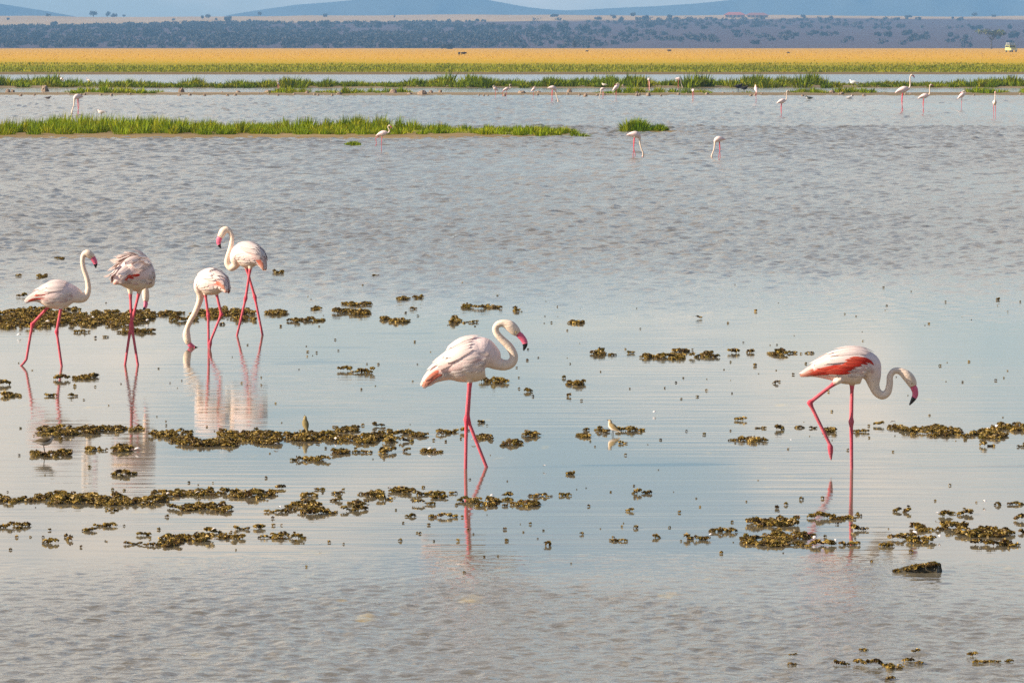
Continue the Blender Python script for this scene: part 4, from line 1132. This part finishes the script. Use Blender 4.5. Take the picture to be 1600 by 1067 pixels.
for a in [(1072, 1082, 842, 7), (1086, 1108, 843, 7), (1108, 1128, 830, 9), (1124, 1152, 831, 7), (1264, 1295, 809, 7), (1296, 1335, 810, 7), (1330, 1356, 828, 5), (1292, 1305, 852, 5), (1314, 1340, 851, 5), (1336, 1345, 806, 6), (1398, 1406, 799, 5), (1413, 1420, 800, 4), (1376, 1396, 853, 9), (1390, 1420, 842, 8), (1418, 1460, 845, 10), (1408, 1428, 836, 7), (1468, 1486, 806, 7), (1484, 1516, 803, 8), (1518, 1530, 850, 6), (1536, 1590, 851, 7), (1575, 1600, 788, 7), (1584, 1600, 812, 14), (1555, 1562, 789, 5), (1594, 1602, 832, 10)]: weed(*a)
weed(1424, 1510, 826, 15, 'weed mat in a group of three near the sunken log, left part', dens=1.2); weed(1490, 1580, 832, 18, 'weed mat in a group of three near the sunken log, right part', dens=1.2)
for a in [(1230, 1244, 1038, 6), (1236, 1242, 1023, 5), (1305, 1318, 1038, 8), (1317, 1326, 1038, 9), (1338, 1346, 1037, 8), (1348, 1358, 1040, 8), (1362, 1384, 1040, 11), (1380, 1412, 1042, 9), (1416, 1422, 1034, 6), (1430, 1440, 1036, 4), (1346, 1353, 1016, 8), (1512, 1526, 1025, 5), (1520, 1535, 1035, 9), (1534, 1550, 1034, 12), (1550, 1562, 1035, 6), (1572, 1580, 1033, 8), (1388, 1396, 1060, 5), (1425, 1436, 1019, 4)]: weed(*a)

# specks of weed drifting everywhere in the calm
def crumbs():
    r = np.random.default_rng(77)
    n = 420
    py = r.uniform(440, 900, n); px = r.uniform(-60, 1660, n)
    py = np.where(r.random(n) < .75, np.clip(r.choice([495, 555, 600, 680, 780, 835], n) + r.normal(0, 16, n), 430, 900), py)
    P = np.array([gp(a, b)[:2] for a, b in zip(px, py)])
    rad = r.uniform(0.004, 0.013, n) * np.where(r.random(n) < .15, 1.7, 1)
    V, F, C = tufts(P[:, 0], P[:, 1], rad * .4, rad, r)
    V[:, 2] = np.maximum(V[:, 2], -0.02)
    tag(add('weed_specks', mesh_np('weed_specks', V, [F], M['weed'], C, smooth=False)), 'specks of dark weed drifting on the calm water', 'water weed', kind='stuff')
crumbs()

# shed feathers lying on the weed
M['shed'] = plain_mat('shed_feather', (0.82, 0.74, 0.70), 0.8, 0.1, 50, 0.1)
def shed(px, py, w):
    X, Y, s = gp(px, py)
    r = np.random.default_rng(int(px * 7 + py))
    L = w / s; tt = np.linspace(0, 1, 6)
    wd = L * .22 * np.interp(tt, [0, .2, .6, .9, 1], [.2, .8, 1, .5, .05])
    c = np.stack([(tt - .5) * L, 0 * tt, .012 + .25 * L * np.sin(pi * tt)], 1)
    V = np.stack([c + np.stack([0 * tt, -wd, -.2 * wd], 1), c + np.stack([0 * tt, 0 * tt, .3 * wd], 1), c + np.stack([0 * tt, wd, -.2 * wd], 1)], 1).reshape(-1, 3)
    idx = np.arange(18).reshape(6, 3); F = np.stack([idx[:-1, :-1], idx[:-1, 1:], idx[1:, 1:], idx[1:, :-1]], -1).reshape(-1, 4)
    o = add('shed_feather', mesh_np('shed_feather', V, [F], M['shed']), loc=(X, Y, 0.01))
    o.rotation_euler = (r.uniform(-.5, .5), 0, r.uniform(0, 6.28))
    tag(o, 'white shed feather caught on floating weed', 'feather', 'white feathers lying on the weed')
for q in [(215, 706, 11), (97, 688, 9), (310, 775, 10), (230, 783, 12), (335, 833, 10), (431, 699, 9), (672, 706, 10), (740, 692, 9), (607, 768, 10), (438, 798, 10), (851, 733, 8), (1022, 648, 9), (768, 779, 9), (660, 788, 8), (1272, 846, 14), (1305, 850, 10), (1430, 838, 14), (1468, 844, 12), (1395, 664, 10), (1558, 671, 12), (1545, 675, 10), (1538, 789, 12), (1465, 808, 10), (75, 506, 9), (30, 527, 10), (230, 504, 9), (145, 500, 9), (1236, 692, 5), (525, 690, 9), (262, 776, 9), (1110, 840, 7), (500, 856, 6)]: shed(*q)

# half sunken log
def log():
    x0, y0, s = gp(1400, 893); x1 = gp(1468, 893)[0]
    root = empty('sunken_log', ((x0 + x1) / 2, y0, 0))
    n = 14; L = x1 - x0
    P = np.stack([np.linspace(-L / 2, L / 2, n), 0.03 * np.sin(np.linspace(0, 3, n)), np.interp(np.linspace(0, 1, n), [0, .3, 1], [-.012, .0, .012])], 1)
    R = np.interp(np.linspace(0, 1, n), [0, .2, .7, 1], [.012, .032, .042, .040])
    V, F, T3 = loft(P, R, R * 1.5, np.array([0, 1.0, 0]), 14)
    V += rng.normal(0, .002, V.shape)
    bm = plain_mat('wet_bark', (0.035, 0.028, 0.014), 0.6, 0.5, 25, 0.4)
    add('trunk', mesh_np('trunk', V, [F, T3], bm), root)
    r = np.random.default_rng(5); m = 60
    x = r.uniform(-L / 2, L * .45, m); rad = r.uniform(.008, .016, m)
    V, F, C = tufts(x, r.uniform(-.05, .05, m), np.interp(x, [-L / 2, 0, L / 2], [.0, .032, .048]), rad, r)
    add('moss', mesh_np('moss', V, [F], M['weed'], C * .8, smooth=False), root)
    tag(root, 'dark half sunken log with a square cut end and moss on top', 'log')
log()

# ------------------------------------------------------------------ stones on the spit
def stone_mesh(seed):
    r = np.random.default_rng(seed)
    th = np.linspace(0, 2 * pi, 9, endpoint=False); V = []
    for k, (z, q) in enumerate([(-.3, .9), (0, 1.0), (.35, .9), (.62, .6)]):
        for a in th: V.append((q * cos(a) * r.uniform(.8, 1.15), q * sin(a) * r.uniform(.8, 1.15), z * r.uniform(.85, 1.15)))
    V.append((0, 0, .72)); V = np.array(V); idx = np.arange(36).reshape(4, 9)
    F = np.stack([idx[:-1], np.roll(idx[:-1], -1, 1), np.roll(idx[1:], -1, 1), idx[1:]], -1).reshape(-1, 4)
    T = np.stack([idx[3], np.roll(idx[3], -1), np.full(9, 36)], 1)
    return mesh_np('stone', V, [F, T], M['stone'], smooth=False)
SM = [stone_mesh(q) for q in range(5)]
big_stones = [(70, 143, 12, 10), (12, 145, 8, 6), (20, 145, 7, 5), (115, 146, 10, 6), (283, 145, 11, 8), (372, 147, 9, 5), (420, 146, 14, 5), (455, 148, 8, 6), (480, 148, 7, 6), (530, 149, 10, 5), (615, 148, 13, 9), (660, 149, 16, 8), (673, 148, 8, 7), (688, 147, 6, 7), (640, 149, 9, 4), (815, 148, 14, 6), (842, 147, 8, 5), (890, 146, 9, 8), (915, 151, 7, 5), (995, 148, 6, 5), (1013, 150, 8, 5), (1060, 149, 6, 4), (1105, 149, 7, 5), (1300, 148, 12, 7), (1315, 149, 9, 5), (1350, 151, 6, 4), (1130, 148, 7, 4)]
r5 = np.random.default_rng(55)
small_stones = [(float(r5.uniform(0, 1600)), float(r5.uniform(146.5, 151)), float(r5.uniform(3, 6)), float(r5.uniform(2.5, 4))) for _ in range(70)]
bank_stones = [(float(r5.uniform(0, 1600)), float(r5.uniform(134, 137)), float(r5.uniform(4, 8)), float(r5.uniform(3, 5))) for _ in range(34)]
for lst, lab, grp in ((big_stones, 'large brown stone on the mud spit across the lake', 'large stones on the spit'), (small_stones, 'small brown stone on the mud spit across the lake', 'small stones on the spit'), (bank_stones, 'pale stone at the foot of the dark grassy bank', 'stones along the grassy bank')):
    for i, (px, py, w, h) in enumerate(lst):
        X, Y, s = gp(px, py)
        o = add('stone', SM[i % 5], loc=(X, Y, 0.02))
        o.scale = (w / s / 2, w / s / 2, h / s / 0.8); o.rotation_euler = (0, 0, i * 1.7)
        tag(o, lab, 'stone', grp)

# ------------------------------------------------------------------ animals, vehicle and lodge far off
def buffalo(px, py, lenpx, head, label, lying=False):
    X, Y, s = gp(px, py)
    X, Y = X, Y
    k = lenpx / s / 2.6
    root = empty('buffalo', (X, Y, float(ground_z(X, Y)) + 0.05), head)
    lat = np.array([0, 1.0, 0]); dz = -0.55 if lying else 0.0
    S_ = crom([(-1.15, 0, 1.15 + dz, .12), (-1.05, 0, 1.15 + dz, .32), (-.6, 0, 1.08 + dz, .40), (0, 0, 1.02 + dz, .44), (.5, 0, 1.10 + dz, .46), (.85, 0, 1.15 + dz, .32), (1.1, 0, 1.12 + dz, .24), (1.3, 0, 1.02 + dz, .22), (1.55, 0, .84 + dz, .13)], 4)
    parts = [loft(S_[:, :3], S_[:, 3], S_[:, 3] * .75, lat, 14)]
    if not lying:
        for (lx, ly) in ((.6, .2), (.6, -.2), (-.85, .2), (-.85, -.2)):
            sg = -1 if lx < 0 else 1
            lp = np.array([(lx, ly, .9), (lx + .06 * sg, ly, .62), (lx - (.1 if sg < 0 else 0), ly, .38), (lx, ly, 0.0)])
            parts.append(loft(lp, np.array([.2, .13, .08, .09]), np.array([.15, .1, .07, .08]), np.array([0.1, 1.0, 0]), 8))
    V, Fs = join(parts)
    add('body', remeshed('body', V * k, Fs, 0.06 * k, 1), root).data.materials.append(M['dark_hide'])
    for sg in (-1, 1):
        hp = np.array([(1.25, sg * .08, 1.22 + dz), (1.25, sg * .35, 1.14 + dz), (1.22, sg * .52, 1.28 + dz), (1.2, sg * .42, 1.48 + dz)]) * k
        v, f, t3 = tube_simple(crom(hp, 3), np.linspace(.09, .02, 10) * k, 6)
        add('horn', mesh_np('horn', v, [f, t3], M['horn']), root)
    tag(root, label, 'buffalo', 'dark grazing animals on the plain')
buffalo(717.5, 90, 9, radians(75), 'dark buffalo standing taller of a pair on the golden plain')
buffalo(724.5, 90, 9, radians(10), 'dark buffalo beside the taller one on the golden plain')
buffalo(917, 84, 5, radians(20), 'lone tiny dark buffalo far off at the rim of the golden plain')
buffalo(1046, 84, 7, radians(170), 'small dark buffalo at the rim of the plain right of the lone tiny one')
buffalo(1232, 87, 5, radians(160), 'tiny dark buffalo on the plain below the lodge')

def box(x0, x1, y0, y1, z0, z1):
    V = np.array([(x0, y0, z0), (x1, y0, z0), (x1, y1, z0), (x0, y1, z0), (x0, y0, z1), (x1, y0, z1), (x1, y1, z1), (x0, y1, z1)], float)
    F = np.array([(0, 3, 2, 1), (4, 5, 6, 7), (0, 1, 5, 4), (1, 2, 6, 5), (2, 3, 7, 6), (3, 0, 4, 7)])
    return V, F
def part(name, b, mat, parent): return add(name, mesh_np(name, b[0], [b[1]], mat, smooth=False), parent)
def safari_car():
    X, Y, s = gp(1580, 84)
    root = empty('safari_vehicle', (X, Y, float(ground_z(X, Y)) + 0.05), radians(15))
    paint = plain_mat('cream_green_paint', (0.50, 0.50, 0.20), 0.4, 0.1, 2, 0.5)
    white = plain_mat('white_roof_paint', (0.75, 0.74, 0.68), 0.4, 0.05, 2, 0.5)
    glass = plain_mat('dark_glass', (0.03, 0.04, 0.04), 0.1, 0.1, 2, 0.8)
    rub = plain_mat('rubber', (0.02, 0.02, 0.02), 0.8, 0.1, 4)
    lamp = plain_mat('headlamp_glass', (0.7, 0.7, 0.65), 0.2, 0.05, 4, 0.6)
    part('body', box(-.95, .95, -2.2, 2.2, .5, 1.15), paint, root)
    part('cabin', box(-.9, .9, -1.0, 2.15, 1.15, 2.0), paint, root)
    part('windscreen', box(-.78, .78, -1.03, -1.0, 1.3, 1.85), glass, root)
    for sg in (-1, 1):
        part('side_window', box(sg * .9 if sg > 0 else -.93, .93 if sg > 0 else -.9, -.7, 1.9, 1.35, 1.85), glass, root)
        part('headlight', box(sg * .7 - .14, sg * .7 + .14, -2.24, -2.2, .8, 1.02), lamp, root)
    part('bumper', box(-.9, .9, -2.35, -2.2, .5, .68), white, root)
    part('roof', box(-.8, .8, -.6, 1.9, 2.45, 2.55), white, root)          # raised viewing roof
    for sx in (-.7, .7):
        for sy in (-.4, 1.7): part('roof_post', box(sx - .03, sx + .03, sy - .03, sy + .03, 2.0, 2.45), white, root)
    for sx in (-.82, .82):
        for sy in (-1.45, 1.45):
            P = np.array([(sx - .12, sy, .4), (sx - .1, sy, .4), (sx + .1, sy, .4), (sx + .12, sy, .4)])
            v, f, t3 = tube_simple(P, [.34, .4, .4, .34], 14); add('wheel', mesh_np('wheel', v, [f, t3], rub), root)
    root.scale = (1.25, 1.25, 1.2)
    tag(root, 'pale green safari vehicle with raised roof driving across the golden plain', 'vehicle')
safari_car()

def lodge(px, wpx, hpx, label, seed, roofcol, flip=False):
    X, Y, s = slope_at(px, 28)
    Y = min(Y, 5950.0); X = (px - 800) / F_PX * Y
    z = float(ground_z(X, Y)); s = F_PX / Y
    w, h = wpx / s / 2, hpx / s
    root = empty('lodge_building', (X, Y, z), radians(0))
    wall = plain_mat('ochre_wall', (0.50, 0.33, 0.20), 0.9, 0.1, .2); roof = plain_mat('red_roof', roofcol, 0.8, 0.2, .3); dark = plain_mat('shaded_glass', (0.05, 0.05, 0.06), 0.2, 0.1, 1, 0.5)
    part('wall', box(-w, w, -5, 5, -1, h * .55), wall, root)
    V = np.array([(-w - 1, -6.5, h * .5), (w + 1, -6.5, h * .5), (w + 1, 6.5, h * .5), (-w - 1, 6.5, h * .5), (-w + 5, 0, h), (w - 5, 0, h)])
    me = mesh_np('roof', V, [np.array([(0, 1, 5, 4), (2, 3, 4, 5), (3, 2, 1, 0)]), np.array([(1, 2, 5), (3, 0, 4)])], roof, smooth=False)
    add('roof', me, root)
    for q in np.linspace(-w * .75, w * .75, 5): part('window', box(q - 1.3, q + 1.3, -5.08, -4.98, h * .1, h * .4), dark, root)
    tag(root, label, 'building', 'lodge buildings on the ridge')
lodge(1147, 32, 8.5, 'lodge building with bright red roof on the ridge', 1, (0.42, 0.13, 0.10))
lodge(1182, 34, 7.5, 'longer lodge building with dull brown red roof beside the red roofed one', 2, (0.30, 0.13, 0.11))

# ------------------------------------------------------------------ the air
HAZE_TOP = max(max(v.co.z for v in o.data.vertices) for o in scene.objects if o.name.split('.')[0] in ('hill', 'mountain')) + 6.0
def haze():
    V, F = box(-7600, 7600, -350, 13700, -1.7, HAZE_TOP)
    m = bpy.data.materials.new('haze'); m.use_nodes = True
    nt = m.node_tree; nt.nodes.clear()
    out = nt.nodes.new('ShaderNodeOutputMaterial'); pv = nt.nodes.new('ShaderNodeVolumePrincipled')
    pv.inputs['Color'].default_value = (0.27, 0.54, 0.90, 1)
    pv.inputs['Density'].default_value = 0.000115
    pv.inputs['Anisotropy'].default_value = 0.0
    nt.links.new(pv.outputs[0], out.inputs['Volume'])
    o = add('haze', mesh_np('haze', V, [F], m, smooth=False))
    tag(o, 'pale blue haze filling the air over the plain', 'haze', kind='stuff')
haze()
